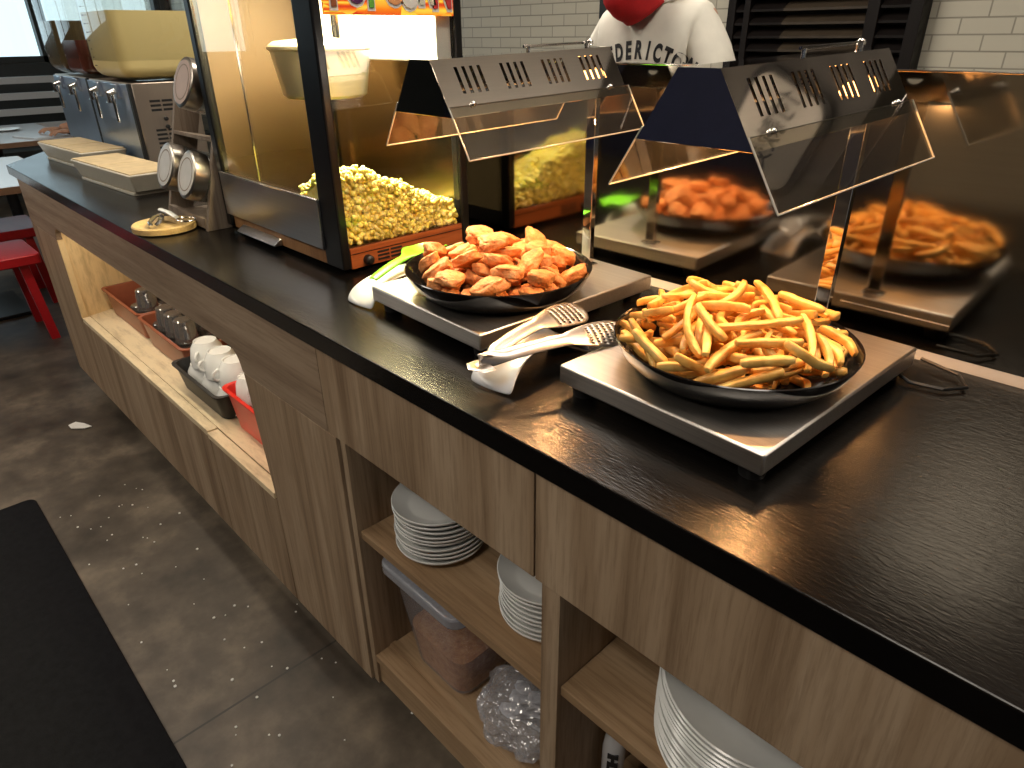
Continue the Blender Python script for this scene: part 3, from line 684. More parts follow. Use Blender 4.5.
# ================================================================== PANS
def make_pan(label, x, y, r=0.158):
    h = 0.046
    prof = [(0.0, 0.003), (r*0.66, 0.003), (r*0.80, 0.010), (r*0.90, 0.024), (r*0.965, h-0.004), (r*0.99, h), (r, h-0.001), (r*0.995, h-0.004),
            (r*0.93, 0.022), (r*0.83, 0.006), (r*0.70, 0.0), (0.0, 0.0)]
    o = MB().lathe(prof, 64).build('serving_pan', M['black_pan'], loc=(x, y, T+0.0468), angle=50)
    return tag(o, label, 'pan'), r
pan2, PR2 = make_pan('round black dish heaped with fries on the near warmer', -0.392, 0.785)
pan1, PR1 = make_pan('round black dish heaped with nuggets on the far warmer', -0.842, 0.778, 0.163)

# ---- height-field dropping of food pieces
G = 0.003
class Heap:
    def __init__(s, R, prof):
        s.R = R; s.n = int(R/G)+3; s.h = {}
        for i in range(-s.n, s.n+1):
            for j in range(-s.n, s.n+1):
                s.h[i, j] = prof(math.hypot(i*G, j*G))
    def at(s, x, y): return s.h.get((round(x/G), round(y/G)), 0.06)
    def drop(s, cx, cy, yaw, samples, maxt, commit=True):
        """samples: (u, v, bottom, top). returns z, slope_u, slope_v"""
        c, sn = math.cos(yaw), math.sin(yaw)
        P = [(cx+u*c-v*sn, cy+u*sn+v*c, u, v, b, t) for u, v, b, t in samples]
        best = None
        for a in [k*maxt/4 for k in range(-4, 5)]:
            z = max(s.at(x, y) - (a*u + b) for x, y, u, v, b, t in P)
            if best is None or z + abs(a)*0.004 < best[0]: best = (z + abs(a)*0.004, z, a)
        _, z, a = best
        if not commit: return z, a
        for x, y, u, v, b, t in P:
            k = (round(x/G), round(y/G))
            if k in s.h: s.h[k] = max(s.h[k], z + a*u + t)
        return z, a
def panprof(r):
    def f(d):
        q = d/r
        if q < 0.66: return 0.0035
        if q < 0.80: return 0.0035+(q-0.66)/0.14*0.007
        if q < 0.90: return 0.0105+(q-0.80)/0.10*0.014
        if q < 0.99: return 0.0245+(q-0.90)/0.09*0.022
        return 0.060
    return f
# ---- fries
def fry_mesh(L, w, h, bend, k):
    m = MB(); n = 9; rings = []
    for i in range(n):
        f = i/(n-1); u = (f-0.5)*L
        e = 1.0 - 0.22*(abs(2*f-1)**6)
        vy = bend*(1-(2*f-1)**2) + 0.0014*noise.noise(Vector((u*60, k, 0)))
        vz = 0.0012*noise.noise(Vector((u*60, 0, k)))
        ww = w*e*(1+0.14*noise.noise(Vector((u*45, k*2.1, 3)))); hh = h*e*(1+0.14*noise.noise(Vector((u*45, 7, k*1.3))))
        q = 0.32
        pts = [(-1, -1+q), (-1+q, -1), (1-q, -1), (1, -1+q), (1, 1-q), (1-q, 1), (-1+q, 1), (-1, 1-q)]
        rings.append(m.ring([(u, vy+a*ww/2, vz+b*hh/2) for a, b in pts]))
    for A, B in zip(rings, rings[1:]): m.bridge(A, B)
    for R, s in ((rings[0], -1), (rings[-1], 1)):
        c = sum((v.co for v in R), Vector())/8; R2 = m.ring([c+(v.co-c)*0.45+Vector((s*0.0015, 0, 0)) for v in R])
        m.bridge(R, R2); m.face(R2)
    bmesh.ops.recalc_face_normals(m.bm, faces=m.bm.faces[:])
    me = bpy.data.meshes.new('fry'); m.bm.to_mesh(me); m.bm.free()
    me.materials.append(M['fry']); me.polygons.foreach_set('use_smooth', [True]*len(me.polygons)); me.set_sharp_from_angle(angle=math.radians(50))
    return me
rf = random.Random(21)
FRY = []
for k in range(18):
    L = rf.uniform(0.050, 0.112); FRY.append((L, 0.0100*rf.uniform(0.85, 1.15), 0.0100*rf.uniform(0.85, 1.1), rf.uniform(-0.016, 0.016), k))
FRYM = [fry_mesh(*a) for a in FRY]
hp = Heap(PR2, panprof(PR2))
fries = []
def fry_samples(k):
    L, w, h, bend, _ = FRY[k]; sm = []
    for i in range(-8, 9):
        u = i/8*L/2*0.97; vy = bend*(1-(i/8)**2)
        for v in (-1, -0.33, 0.33, 1): sm.append((u, vy+v*w*0.5, -h/2, h/2*(0.95 if abs(v) < 0.9 else 0.8)))
    return sm
def drop_fry(x, y, yw, k):
    z, a = hp.drop(x, y, yw, fry_samples(k), 0.5)
    o = bpy.data.objects.new('french_fry', FRYM[k]); COL.objects.link(o)
    o.rotation_euler = Euler((0, -math.atan(a), yw)); o.location = (pan2.location.x+x, pan2.location.y+y, pan2.location.z+z)
    fries.append(o); return o
NF_ = 150
for i in range(NF_):
    best = None
    for tr in range(18):
        r = PR2*0.95*math.sqrt(rf.random()); th = rf.uniform(0, 2*PI)
        x, y = r*math.cos(th), r*math.sin(th)
        k = rf.randrange(len(FRY)); yw = rf.uniform(0, PI)
        L = FRY[k][0]*0.48
        e = max(math.hypot(x+L*math.cos(yw), y+L*math.sin(yw)), math.hypot(x-L*math.cos(yw), y-L*math.sin(yw)))
        if e > PR2*(0.95 if i < 45 else 1.03): continue
        z, a = hp.drop(x, y, yw, fry_samples(k), 0.5, False)
        c = z + 0.052*(r/PR2)**2 + rf.uniform(0, 0.012)
        if best is None or c < best[0]: best = (c, x, y, yw, k)
    if best: drop_fry(*best[1:])
for o in fries: tag(o, 'golden french fry among the fries heaped on the near black dish', 'fry', 'fries heaped on the black dish')
order = sorted(fries, key=lambda o: -o.location.z)
tag(order[0], 'french fry lying highest on top of the fries heap', 'fry', 'fries heaped on the black dish')

# ---- nuggets
def nug_mesh(k, a, b, c):
    m = MB(); t = bmesh.ops.create_icosphere(m.bm, subdivisions=4, radius=1.0)
    for v in t['verts']:
        p = v.co.copy()
        q = 0.96 + 0.24*noise.noise(p*1.2+Vector((k*3.1, 0, k))) + 0.10*noise.noise(p*3.2+Vector((k, 5, 0))) + 0.05*noise.noise(p*9+Vector((0, k, 3)))
        z = p.z; z = math.copysign(abs(z)**0.62, z)
        xy = math.hypot(p.x, p.y); s = 1.0 if xy < 1e-6 else (xy**0.62)/xy
        v.co = Vector((p.x*s*a*q, p.y*s*b*q, z*c*q))
    me = bpy.data.meshes.new('nugget'); m.bm.to_mesh(me); m.bm.free(); me.materials.append(M['nugget'])
    me.polygons.foreach_set('use_smooth', [True]*len(me.polygons)); return me
rn = random.Random(5)
NUG = [(rn.uniform(0.024, 0.033), rn.uniform(0.017, 0.027), rn.uniform(0.0095, 0.0125)) for k in range(9)]
NUGM = [nug_mesh(k, *s) for k, s in enumerate(NUG)]
hn = Heap(PR1, panprof(PR1)); nugs = []
NN = 64
def nug_samples(k):
    a, b, c = NUG[k]; sm = []
    for iu in range(-5, 6):
        for iv in range(-4, 5):
            u, v = iu/5, iv/4; d = u*u+v*v
            if d <= 1.0: hh = c*(1-d)**0.25; sm.append((u*a, v*b, -hh, hh))
    return sm
for i in range(NN):
    best = None
    for tr in range(16):
        k = rn.randrange(9); a = NUG[k][0]
        r = PR1*0.92*math.sqrt(rn.random()); th = rn.uniform(0, 2*PI); x, y = r*math.cos(th), r*math.sin(th); yw = rn.uniform(0, 2*PI)
        if r + a*0.9 > PR1*0.97: continue
        z, sl = hn.drop(x, y, yw, nug_samples(k), 0.75, False)
        c = z + 0.060*(r/PR1)**2 - 0.006*abs(sl)
        if best is None or c < best[0]: best = (c, x, y, yw, k)
    if not best: continue
    _, x, y, yw, k = best
    z, sl = hn.drop(x, y, yw, nug_samples(k), 0.75)
    o = bpy.data.objects.new('chicken_nugget', NUGM[k]); COL.objects.link(o)
    o.rotation_euler = Euler((rn.uniform(-0.2, 0.2), -math.atan(sl), yw)); o.location = (pan1.location.x+x, pan1.location.y+y, pan1.location.z+z)
    nugs.append(o)
for o in nugs: tag(o, 'breaded chicken nugget among the nuggets heaped on the far dish', 'nugget', 'nuggets heaped on the black dish')
order = sorted(nugs, key=lambda o: -o.location.z)
tag(order[0], 'breaded nugget resting highest on the nugget heap', 'nugget', 'nuggets heaped on the black dish')

# ---- white utensil rests
def rest(label, loc, rz):
    """saddle shaped rest: flared foot in front, raised waisted back, turned-down far end"""
    prof = [(0.0, 0.0, 0.040), (0.008, 0.016, 0.039), (0.020, 0.030, 0.036), (0.045, 0.041, 0.031), (0.080, 0.046, 0.028), (0.120, 0.046, 0.030), (0.150, 0.042, 0.034), (0.170, 0.033, 0.037), (0.184, 0.014, 0.039), (0.190, 0.0, 0.040)]
    m = MB(); rings = []
    for y, z, w in prof:
        rings.append(m.ring([(w*v, y - 0.006*(1-v*v)*(1 if y < 0.02 else 0), max(0.0, z - 0.010*(1-v*v)*min(1, z/0.03) - (0.004 if z > 0.02 else 0)*(v*v))) for v in (-1, -0.75, -0.45, 0, 0.45, 0.75, 1)]))
    for A, B in zip(rings, rings[1:]): m.bridge(A, B, closed=False)
    o = m.build('utensil_rest', M['rest'], solid=0.0035, subd=2, loc=loc, rot=(0, 0, rz))
    o.modifiers['thick'].offset = 1.0
    return tag(o, label, 'utensil rest')
rest('white saddle shaped rest under the perforated steel tongs', (-0.640, 0.572, T+0.001), 0.10)
rest('white saddle shaped rest under the green scoop handle', (-1.060, 0.625, T+0.001), 0.05)

# ---- perforated serving tongs (joint to the front-left, pads towards the fries dish)
t = thing('serving_tongs', 'perforated stainless steel serving tongs on the white rest between warmers', 'tongs', (-0.632, 0.545, T+0.047), 0)
def tong_arm(side):
    a0 = Vector((0, 0, 0.006)); 
    tip = Vector((-0.012, 0.232, 0.016)) if side < 0 else Vector((0.080, 0.222, 0.010))
    m = MB(); n = 46; rows = []
    bow = -0.010 if side < 0 else 0.012
    hole_faces = []
    for i in range(n+1):
        f = i/n
        c = a0.lerp(tip, f) + Vector((bow*math.sin(f*PI)*0.6 , 0, 0.012*math.sin(f*PI)))
        w = 0.0105 if f < 0.55 else 0.0105 + 0.0130*math.sin(min(1, (f-0.55)/0.30)*PI/2)
        if f > 0.9: w *= math.sqrt(max(0.05, 1-((f-0.9)/0.105)**2))
        d = (tip-a0).normalized(); up = Vector((0.50, -0.12, 0.85)).normalized(); s = d.cross(up).normalized()
        if f < 0.16: 
            q = 1-f/0.16; up = (up*(1-q)+Vector((side, 0, 0.1))*q).normalized(); s = d.cross(up).normalized()
        curl = 0.30 if f < 0.55 else 0.16
        rows.append([m.bm.verts.new(c + s*(w*v) + up*(-(v*v)*w*curl)) for v in [k/9-1 for k in range(19)]])
    for i in range(n):
        for j in range(18):
            m.face([rows[i][j], rows[i][j+1], rows[i+1][j+1], rows[i+1][j]])
    # punch the round pattern in the pad: remove alternating cells
    m.bm.faces.ensure_lookup_table()
    kill = []
    for i in range(int(n*0.68), int(n*0.95)):
        for j in range(2, 16):
            if i % 2 == 0 and j % 2 == (0 if (i//2) % 2 else 1): kill.append(m.bm.faces[i*18+j])
    bmesh.ops.delete(m.bm, geom=kill, context='FACES_ONLY')
    return m.build('arm', M['steel_satin'], t, angle=60, solid=0.0012, fixn=True)
tong_arm(-1); tong_arm(1)
MB().tube([(-0.010, 0.012, -0.002), (-0.009, -0.004, -0.001), (0.0, -0.011, 0.0), (0.010, -0.004, 0.0), (0.011, 0.012, -0.001)], 0.010, 10, flat=0.2).build('joint_bow', M['steel_satin'], t)

# ---- green scoop
t = thing('serving_scoop', 'lime green plastic scoop leaning by the nugget dish', 'scoop', (-1.034, 0.640, T+0.045), 0)
m = MB(); rows = []
for i in range(22):
    f = i/21
    y = 0.205*f
    x = -0.055*f - 0.01*math.sin(f*PI)
    w = 0.010 + 0.002*math.sin(f*5) if f < 0.52 else 0.012 + 0.031*math.sin(min(1, (f-0.52)/0.26)*PI/2)
    if f > 0.86: w *= math.sqrt(max(0.03, 1-((f-0.86)/0.145)**2))
    z = 0.010 + 0.012*math.sin(f*PI*0.9) + (0.0 if f < 0.6 else -0.004*math.sin((f-0.6)/0.4*PI))
    if f > 0.86: z += 0.006*(f-0.86)/0.14
    dish = 0.0 if f < 0.5 else 0.013*min(1, (f-0.5)/0.2)
    rows.append(m.ring([(x+w*v, y+0.25*w*v, z + dish*v*v - dish*0.5 - (0.003*v*v if f < 0.5 else 0)) for v in (-1, -0.6, -0.2, 0.2, 0.6, 1)]))
for A, B in zip(rows, rows[1:]): m.bridge(A, B, closed=False)
o = m.build('blade_and_handle', M['green'], t, solid=0.004, subd=1)

# ================================================================== POPCORN MACHINE
PX0, PX1, PY0, PY1 = -1.800, -1.229, 0.696, 1.045
t = thing('popcorn_machine', 'black framed glass popcorn machine with lit kettle on the counter', 'popcorn machine', ((PX0+PX1)/2, (PY0+PY1)/2, T))
pm = t
ox, oy = (PX0+PX1)/2, (PY0+PY1)/2
hx, hy = (PX1-PX0)/2, (PY1-PY0)/2
ZTOP = 0.66
for sx in (-1, 1):
    for sy in (-1, 1):
        MB().lathe([(0, 0), (0.018, 0), (0.018, 0.012), (0, 0.012)], 16, Matrix.Translation((sx*(hx-0.05), sy*(hy-0.05), 0))).build('foot', M['black_plastic'], t)
# base carcass with wood-look faces
MB().box(-hx+0.01, hx-0.012, -hy+0.012, hy-0.01, 0.012, 0.052).build('base', M['black_paint'], t, angle=0)
MB().box(-hx+0.04, hx-0.075, -hy+0.004, -hy+0.012, 0.012, 0.046).build('crumb_drawer', M['brown_wood'], t, angle=0, bevel=0.001)
m = MB(); m.prism([(-0.022, 0.004), (-0.004, 0.016), (0.0, 0.016), (0.0, 0.0), (-0.020, 0.0)], 'X', -0.10, 0.10)
m.build('drawer_handle', M['steel_pop'], t, loc=(-0.09, -hy+0.004, 0.012), bevel=0.0015)
sb = MB().box(hx-0.012, hx-0.004, -hy+0.022, hy-0.02, 0.010, 0.053).build('side_board', M['orange_wood'], t, angle=0, bevel=0.0008)
MB().box(hx-0.004, hx-0.003, -hy+0.022, hy-0.02, 0.0405, 0.042).build('groove', M['black_paint'], sb, angle=0)
MB().lathe([(0, 0), (0.011, 0), (0.010, 0.012), (0.006, 0.016), (0, 0.017)], 18, Matrix.Translation((hx-0.004, -hy+0.062, 0.024)) @ Matrix.Rotation(PI/2, 4, 'Y')).build('switch_knob', M['black_plastic'], sb)
m = MB()
for r in range(3):
    for c in range(2): m.box(hx-0.0042, hx-0.0030, -hy+0.088+c*0.034, -hy+0.118+c*0.034, 0.016+r*0.008, 0.0205+r*0.008)
m.build('vent', M['black_plastic'], sb, angle=0)
# posts
for sx in (-1, 1):
    for sy in (-1, 1):
        wx, wy = (0.052, 0.020) if sx > 0 and sy < 0 else (0.030, 0.022)
        if sx > 0 and sy < 0: wx = 0.070
        x0, x1 = (hx-wx, hx) if sx > 0 else (-hx, -hx+wx)
        y0, y1 = (hy-wy, hy) if sy > 0 else (-hy, -hy+wy)
        MB().box(x0, x1, y0, y1, 0.012, ZTOP).build('corner_post', M['black_paint'], t, angle=0, bevel=0.004)
# apron with rolled lip
ap = MB().box(-hx+0.026, hx-0.066, -hy-0.006, -hy+0.002, 0.046, 0.150).build('apron', M['steel_pop'], t, angle=0, bevel=0.0015)
MB().tube([(-hx+0.026, -hy-0.004, 0.150), (hx-0.066, -hy-0.004, 0.150)], 0.0028, 8).build('rolled_lip', M['steel_bright'], ap)
# front doors of glass
for a, b, nm in ((-hx+0.032, -0.055, 'glass_door'), (-0.053, hx-0.071, 'glass_door')):
    g = MB().box(a, b, -hy+0.006, -hy+0.010, 0.10, ZTOP-0.05).build(nm, M['clear'], t, angle=0)
    MB().box(b-0.002, b, -hy+0.003, -hy+0.006, 0.152, ZTOP-0.05).build('edge_strip', M['steel_bright'], g, angle=0)
MB().box(hx-0.010, hx-0.006, -hy+0.020, hy-0.022, 0.053, ZTOP-0.05).build('side_glass', M['clear'], t, angle=0)
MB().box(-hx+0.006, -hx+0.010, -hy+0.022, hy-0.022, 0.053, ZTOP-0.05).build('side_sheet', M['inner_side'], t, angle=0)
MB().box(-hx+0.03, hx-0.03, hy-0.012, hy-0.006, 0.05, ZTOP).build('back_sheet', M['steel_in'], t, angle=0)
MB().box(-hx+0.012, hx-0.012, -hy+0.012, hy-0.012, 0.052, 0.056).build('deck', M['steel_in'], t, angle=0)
# top box and printed header
MB().box(-hx, hx, -hy, hy, ZTOP-0.05, ZTOP).build('roof', M['black_paint'], t, angle=0, bevel=0.004)
# lamp box glowing under the roof
lb = MB().box(-hx+0.05, hx-0.014, hy-0.060, hy-0.016, 0.400, 0.60).build('lamp_housing', M['white_mat'], t, angle=0)
MB().box(-hx+0.055, hx-0.016, hy-0.064, hy-0.060, 0.404, 0.60).build('lamp_diffuser', M['lamp_glow'], lb, angle=0)
def header(nm, size, loc, rz, letters):
    h = MB().box(-size/2, size/2, -0.003, 0.003, 0.0, 0.15).build(nm, M['starburst'], t, angle=0, loc=loc, rot=(0, 0, rz))
    cols = [(0.30, 0.10, 0.04), (0.10, 0.025, 0.11), (0.13, 0.42, 0.06), (0.80, 0.36, 0.16), (0.82, 0.80, 0.74), (0.75, 0.70, 0.55), (0.55, 0.05, 0.05)]
    n = len(letters); step = size*0.94/n
    for i, ch in enumerate(letters):
        mt = plain('letter_print', cols[i % len(cols)], 0.3, 0, 0.05)
        mo = mesh_obj('letter', text_mesh(ch, 0.118, 0.001, 0.004), mt, h, (-size*0.47+step*(i+0.5), -0.0055, 0.052+0.006*(i % 2)), (PI/2, 0, 0.0))
        me = text_mesh(ch, 0.118, 0.0006, 0.010)
        mesh_obj('letter_outline', me, M['white_mat'], h, (-size*0.47+step*(i+0.5), -0.0040, 0.052+0.006*(i % 2)), (PI/2, 0, 0.0))
        for q in (mo,): q.scale = (min(1, step/0.078), 1, 1)
        h.children
    return h
hd_ = header('header_sign', 0.30, (hx-0.001, 0.0, 0.484), PI/2, 'POPCORN')
for c_ in kids(hd_):
    c_.scale = (0.55, 1, 1)
hd_ = header('header_sign', 0.46, (-0.02, -hy+0.001, 0.530), 0, 'POPCORN')
# kettle with hanger
KX, KY, KZ = -1.52-ox, 0.872-oy, 0.325
kt = MB().lathe([(0, 0), (0.086, 0), (0.094, 0.006), (0.110, 0.096), (0.116, 0.100), (0.116, 0.106), (0.111, 0.107), (0.090, 0.010), (0, 0.008)], 40).build('kettle', M['kettle'], t, loc=(KX, KY, KZ))
MB().lathe([(0.113, 0.108), (0.10, 0.116), (0.03, 0.122), (0, 0.122)], 40).build('lid', M['kettle'], kt)
MB().tube([(0.03, 0.03, 0.12), (0.03, 0.03, 0.33)], 0.012, 14).build('hanger', M['steel_bright'], kt)
MB().tube([(-0.05, 0.02, 0.12), (-0.05, 0.02, 0.33)], 0.006, 10).build('stir_rod', M['steel_bright'], kt)
MB().tube([(0.0, -0.04, -0.012), (0.05, -0.07, -0.014), (0.085, -0.085, -0.012)], [0.008, 0.008, 0.008], 12).ico((0.093, -0.09, -0.011), 0.015, 2).build('dump_handle', M['steel_bright'], kt)
l = bpy.data.lights.new('popcorn_lamp', 'AREA'); l.shape = 'RECTANGLE'; l.size = 0.26; l.size_y = 0.20; l.energy = 44; l.color = (1.0, 0.86, 0.52)
o = bpy.data.objects.new('popcorn_lamp', l); COL.objects.link(o); o.location = (PX1-0.17, PY0+0.16, T+0.600)

# popcorn heap
def kern_mesh(k):
    m = MB(); r = random.Random(k)
    m.ico((0, 0, 0), 0.0052, 2, (1, 1, 0.9), 0.35, 1.5, k)
    for i in range(5):
        th = r.uniform(0, 2*PI); ph = r.uniform(-0.4, 1.2)
        d = Vector((math.cos(th)*math.cos(ph), math.sin(th)*math.cos(ph), math.sin(ph)))
        m.ico(d*0.0052, r.uniform(0.0034, 0.0050), 1, (1, 1, 1), 0.4, 2.0, k+i)
    me = bpy.data.meshes.new('popcorn_kernel'); m.bm.to_mesh(me); m.bm.free(); me.materials.append(M['popcorn'])
    me.polygons.foreach_set('use_smooth', [True]*len(me.polygons)); return me
KM = [kern_mesh(k) for k in range(6)]
def heap_z(x, y):
    """height above counter of the popcorn heap (world x,y)"""
    dx = (PX1-0.02-x); dy = y-(PY0+0.02)
    h = 0.200 - 0.42*max(0, dy-0.05) - 0.55*max(0, dx-0.06)
    h += 0.012*noise.noise(Vector((x*22, y*22, 0)))
    return max(0.058, h)
rp = random.Random(11); cand = []
sx0, sx1, sy0, sy1 = PX0+0.06, PX1-0.022, PY0+0.026, PY1-0.03
step = 0.0105
y = sy0
while y < sy1:
    x = sx1
    while x > sx0:
        h = heap_z(x, y)
        if h > 0.062:
            cand.append((x+rp.uniform(-.004, .004), y+rp.uniform(-.004, .004), h+rp.uniform(-.004, .005), PX1-x))
        x -= step
    y += step
# kernels against the side glass, stacked down the face
zz = 0.064
while zz < 0.215:
    y = sy0
    while y < sy1:
        if zz < heap_z(sx1, y)-0.004: cand.append((sx1+0.006+rp.uniform(-.004, .003), y+rp.uniform(-.004, .004), zz+rp.uniform(-.003, .003), -1))
        y += step
    zz += 0.0098
cand.sort(key=lambda c: c[3])
near = cand[:300]; far = cand[300:]
for (x, y, z, _) in near:
    o = bpy.data.objects.new('popcorn_kernel', KM[rp.randrange(6)]); COL.objects.link(o)
    o.location = (x, y, T+z); o.rotation_euler = (rp.uniform(0, 6), rp.uniform(0, 6), rp.uniform(0, 6)); s_ = rp.uniform(1.0, 1.5); o.scale = (s_, s_, s_)
    tag(o, 'buttery popped kernel in the heap behind the popcorn machine side glass', 'popcorn', 'popped kernels heaped behind the side glass')
m = MB(); nx, ny = 30, 24; gr = []
for i in range(nx+1):
    row = []
    for j in range(ny+1):
        x = sx0+(sx1-sx0)*i/nx; y = sy0+(sy1-sy0)*j/ny
        row.append(m.bm.verts.new((x-ox, y-oy, max(0.0575, heap_z(x, y)-0.010))))
    gr.append(row)
for i in range(nx):
    for j in range(ny): m.face([gr[i][j], gr[i+1][j], gr[i+1][j+1], gr[i][j+1]])
for i, j0 in ((0, 0), (nx, 0)):
    lo = [m.bm.verts.new((v.co.x, v.co.y, 0.0572)) for v in gr[i]]
    for j in range(ny): m.face([gr[i][j], gr[i][j+1], lo[j+1], lo[j]])
for j in (0, ny):
    lo = [m.bm.verts.new((gr[i][j].co.x, gr[i][j].co.y, 0.0572)) for i in range(nx+1)]
    for i in range(nx): m.face([gr[i][j], gr[i+1][j], lo[i+1], lo[i]])
for (x, y, z, _) in far:
    k = rp.randrange(6); R = Euler((rp.uniform(0, 6), rp.uniform(0, 6), rp.uniform(0, 6))).to_matrix()
    for q in range(4):
        d = R @ Vector((math.cos(q*1.7), math.sin(q*1.7), 0.5*math.sin(q*2.3)))
        m.ico(Vector((x-ox, y-oy, z))+d*0.0045, 0.0052, 1, (1, 1, 1), 0.4, 2.0, k+q)
o = m.build('popcorn_heap', M['popcorn'], angle=60, loc=(ox, oy, T))
tag(o, 'heap of yellow popcorn filling the machine floor', 'popcorn', kind='stuff')
# ================================================================== JAR RACK
t = thing('jar_rack', 'grey wooden leaning rack holding three lidded jars beside popcorn machine', 'rack', (-1.95, 0.70, T))
def side(x0, x1):
    m = MB(); m.prism([(-0.055, 0.0), (0.012, 0.0), (0.115, 0.36), (0.045, 0.36)], 'X', x0, x1); return m
side(0.125, 0.140).build('side_panel', M['rackwood'], t, angle=0, bevel=0.001)
side(-0.140, -0.125).build('side_panel', M['rackwood'], t, angle=0, bevel=0.001)
MB().box(-0.125, 0.125, -0.052, -0.040, 0.003, 0.030).build('front_rail', M['rackwood'], t, angle=0, bevel=0.001)
MB().box(-0.125, 0.125, -0.040, 0.17, 0.003, 0.012).build('base_board', M['rackwood'], t, angle=0)
MB().hexa([(-0.125, 0.005, 0.215), (0.125, 0.005, 0.215), (0.125, 0.075, 0.200), (-0.125, 0.075, 0.200)], [(-0.125, 0.005, 0.224), (0.125, 0.005, 0.224), (0.125, 0.075, 0.209), (-0.125, 0.075, 0.209)]).build('shelf_board', M['rackwood'], t, angle=0)
for s in (-1, 1): MB().box(s*0.118-0.008, s*0.118+0.008, 0.150, 0.166, 0.0, 0.34).build('rear_leg', M['rackwood'], t, angle=0)
MB().box(-0.126, 0.126, 0.100, 0.166, 0.335, 0.347).build('top_rail', M['rackwood'], t, angle=0)
def jar(loc, lab, labmat, rx=1.22, rz=-0.02):
    j = thing('candy_jar', lab, 'jar', (0, 0, 0), 0, 'lidded jars in the slanted rack')
    j.location = loc; j.rotation_euler = Euler((rx, 0, rz))
    # local +z points from jar base to lid (tilted towards the front)
    MB().lathe([(0, -0.150), (0.050, -0.150), (0.060, -0.140), (0.062, -0.035), (0.056, -0.018), (0.056, -0.006), (0.053, -0.006), (0.053, -0.02), (0.058, -0.036), (0.056, -0.135), (0.0, -0.142)], 32).build('glass_body', M['jarglass'], j)
    ld = MB().lathe([(0.0, 0.0), (0.058, 0.0), (0.061, -0.002), (0.062, -0.012), (0.062, -0.036), (0.060, -0.037), (0.058, -0.004), (0, -0.004)], 36).build('lid', M['lid_steel'], j)
    MB().lathe([(0, 0.001), (0.053, 0.001), (0.053, 0.0002), (0, 0.0002)], 32).build('lid_label', labmat, ld)
    MB().lathe([(0.040, 0.0014), (0.043, 0.0014), (0.043, 0.001), (0.040, 0.001)], 32, close=True).build('label_ring', M['rackwood'], ld)
    MB().lathe([(0, -0.140), (0.055, -0.134), (0.056, -0.09), (0, -0.08)], 24).build('contents', M['cream'], j)
    return j
jar((-2.005, 0.640, T+0.145), 'lidded jar at the lower left in the slanted rack', M['jar_label'])
jar((-1.876, 0.645, T+0.137), 'lidded jar at the lower right in the rack, next to popcorn machine', M['jar_label'])
jar((-1.890, 0.690, T+0.352), 'lidded jar in the upper row with pinkish lid label', M['jar_label_pink'])

# wooden board with small tongs and whisk-like strainer
t = MB().lathe([(0, 0), (0.072, 0), (0.078, 0.003), (0.078, 0.016), (0.075, 0.019), (0.068, 0.018), (0.060, 0.012), (0, 0.012)], 40).build('wooden_saucer', M['board'], loc=(-1.915, 0.575, T+0.0005))
tag(t, 'round bamboo saucer holding small tongs before the jar rack', 'saucer')
t = thing('ice_tongs', 'small silver tongs lying across the bamboo saucer', 'tongs', (-1.93, 0.565, T+0.017), -0.5)
for s in (-1, 1):
    MB().tube([(-0.055, 0, 0.010), (-0.02, s*0.009, 0.012), (0.03, s*0.012, 0.010), (0.058, s*0.004, 0.006)], [0.005, 0.0065, 0.006, 0.0045], 8, flat=0.45).build('arm', M['steel_bright'], t)
MB().tube([(-0.050, -0.004, 0.010), (-0.060, 0, 0.010), (-0.050, 0.004, 0.010)], 0.0055, 8, flat=0.5).build('joint', M['steel_bright'], t)
t = thing('small_strainer', 'small wire strainer with white handle on the bamboo saucer', 'strainer', (-1.895, 0.600, T+0.020), 0.35)
MB().tube([(-0.075, 0.02, 0.020), (-0.03, 0.01, 0.018), (0.005, 0.0, 0.012)], [0.0085, 0.009, 0.007], 10, flat=0.6).build('handle', M['rest'], t)
m = MB()
cc = [(0.040+0.026*math.cos(a), 0.020*math.sin(a), 0.010) for a in [2*PI*k/20 for k in range(21)]]
m.tube(cc, 0.002, 6)
for k in range(-2, 3):
    w = 0.024*math.sqrt(1-(k/3.2)**2)
    m.tube([(0.040-w, k*0.0062, 0.009), (0.040, k*0.0062, 0.000), (0.040+w, k*0.0062, 0.009)], 0.0009, 5)
m.build('wire_loop', M['steel_bright'], t)

# ================================================================== DRINK DISPENSERS
def drip_tray(loc, rz, lab, L=0.50, D=0.165):
    t = thing('drip_tray', lab, 'tray', loc, rz, 'cream drip trays')
    a, b = L/2, D/2
    m = MB(); m.hexa([(-a+0.02, -b+0.018, 0.010), (a-0.02, -b+0.018, 0.010), (a-0.02, b-0.012, 0.010), (-a+0.02, b-0.012, 0.010)], [(-a, -b, 0.068), (a, -b, 0.068), (a, b, 0.068), (-a, b, 0.068)])
    m.build('tray_body', M['cream'], t, bevel=0.005)
    MB().box(-a+0.03, a-0.03, -b+0.014, b-0.02, 0.0, 0.010).build('tray_foot', M['cream'], t, bevel=0.002)
    for x0, x1 in ((-a+0.006, -0.004), (0.004, a-0.006)):
        g = MB().box(x0, x1, -b+0.006, b-0.006, 0.066, 0.072).build('grate', M['beige_top'], t, bevel=0.0015)
    return t
drip_tray((-2.655, 0.715, T), math.radians(4), 'cream drip tray under the yellow drink tank', 0.52, 0.17)
drip_tray((-3.285, 0.745, T), math.radians(4), 'cream drip tray near the counter end under the dark drink tanks', 0.50, 0.17)

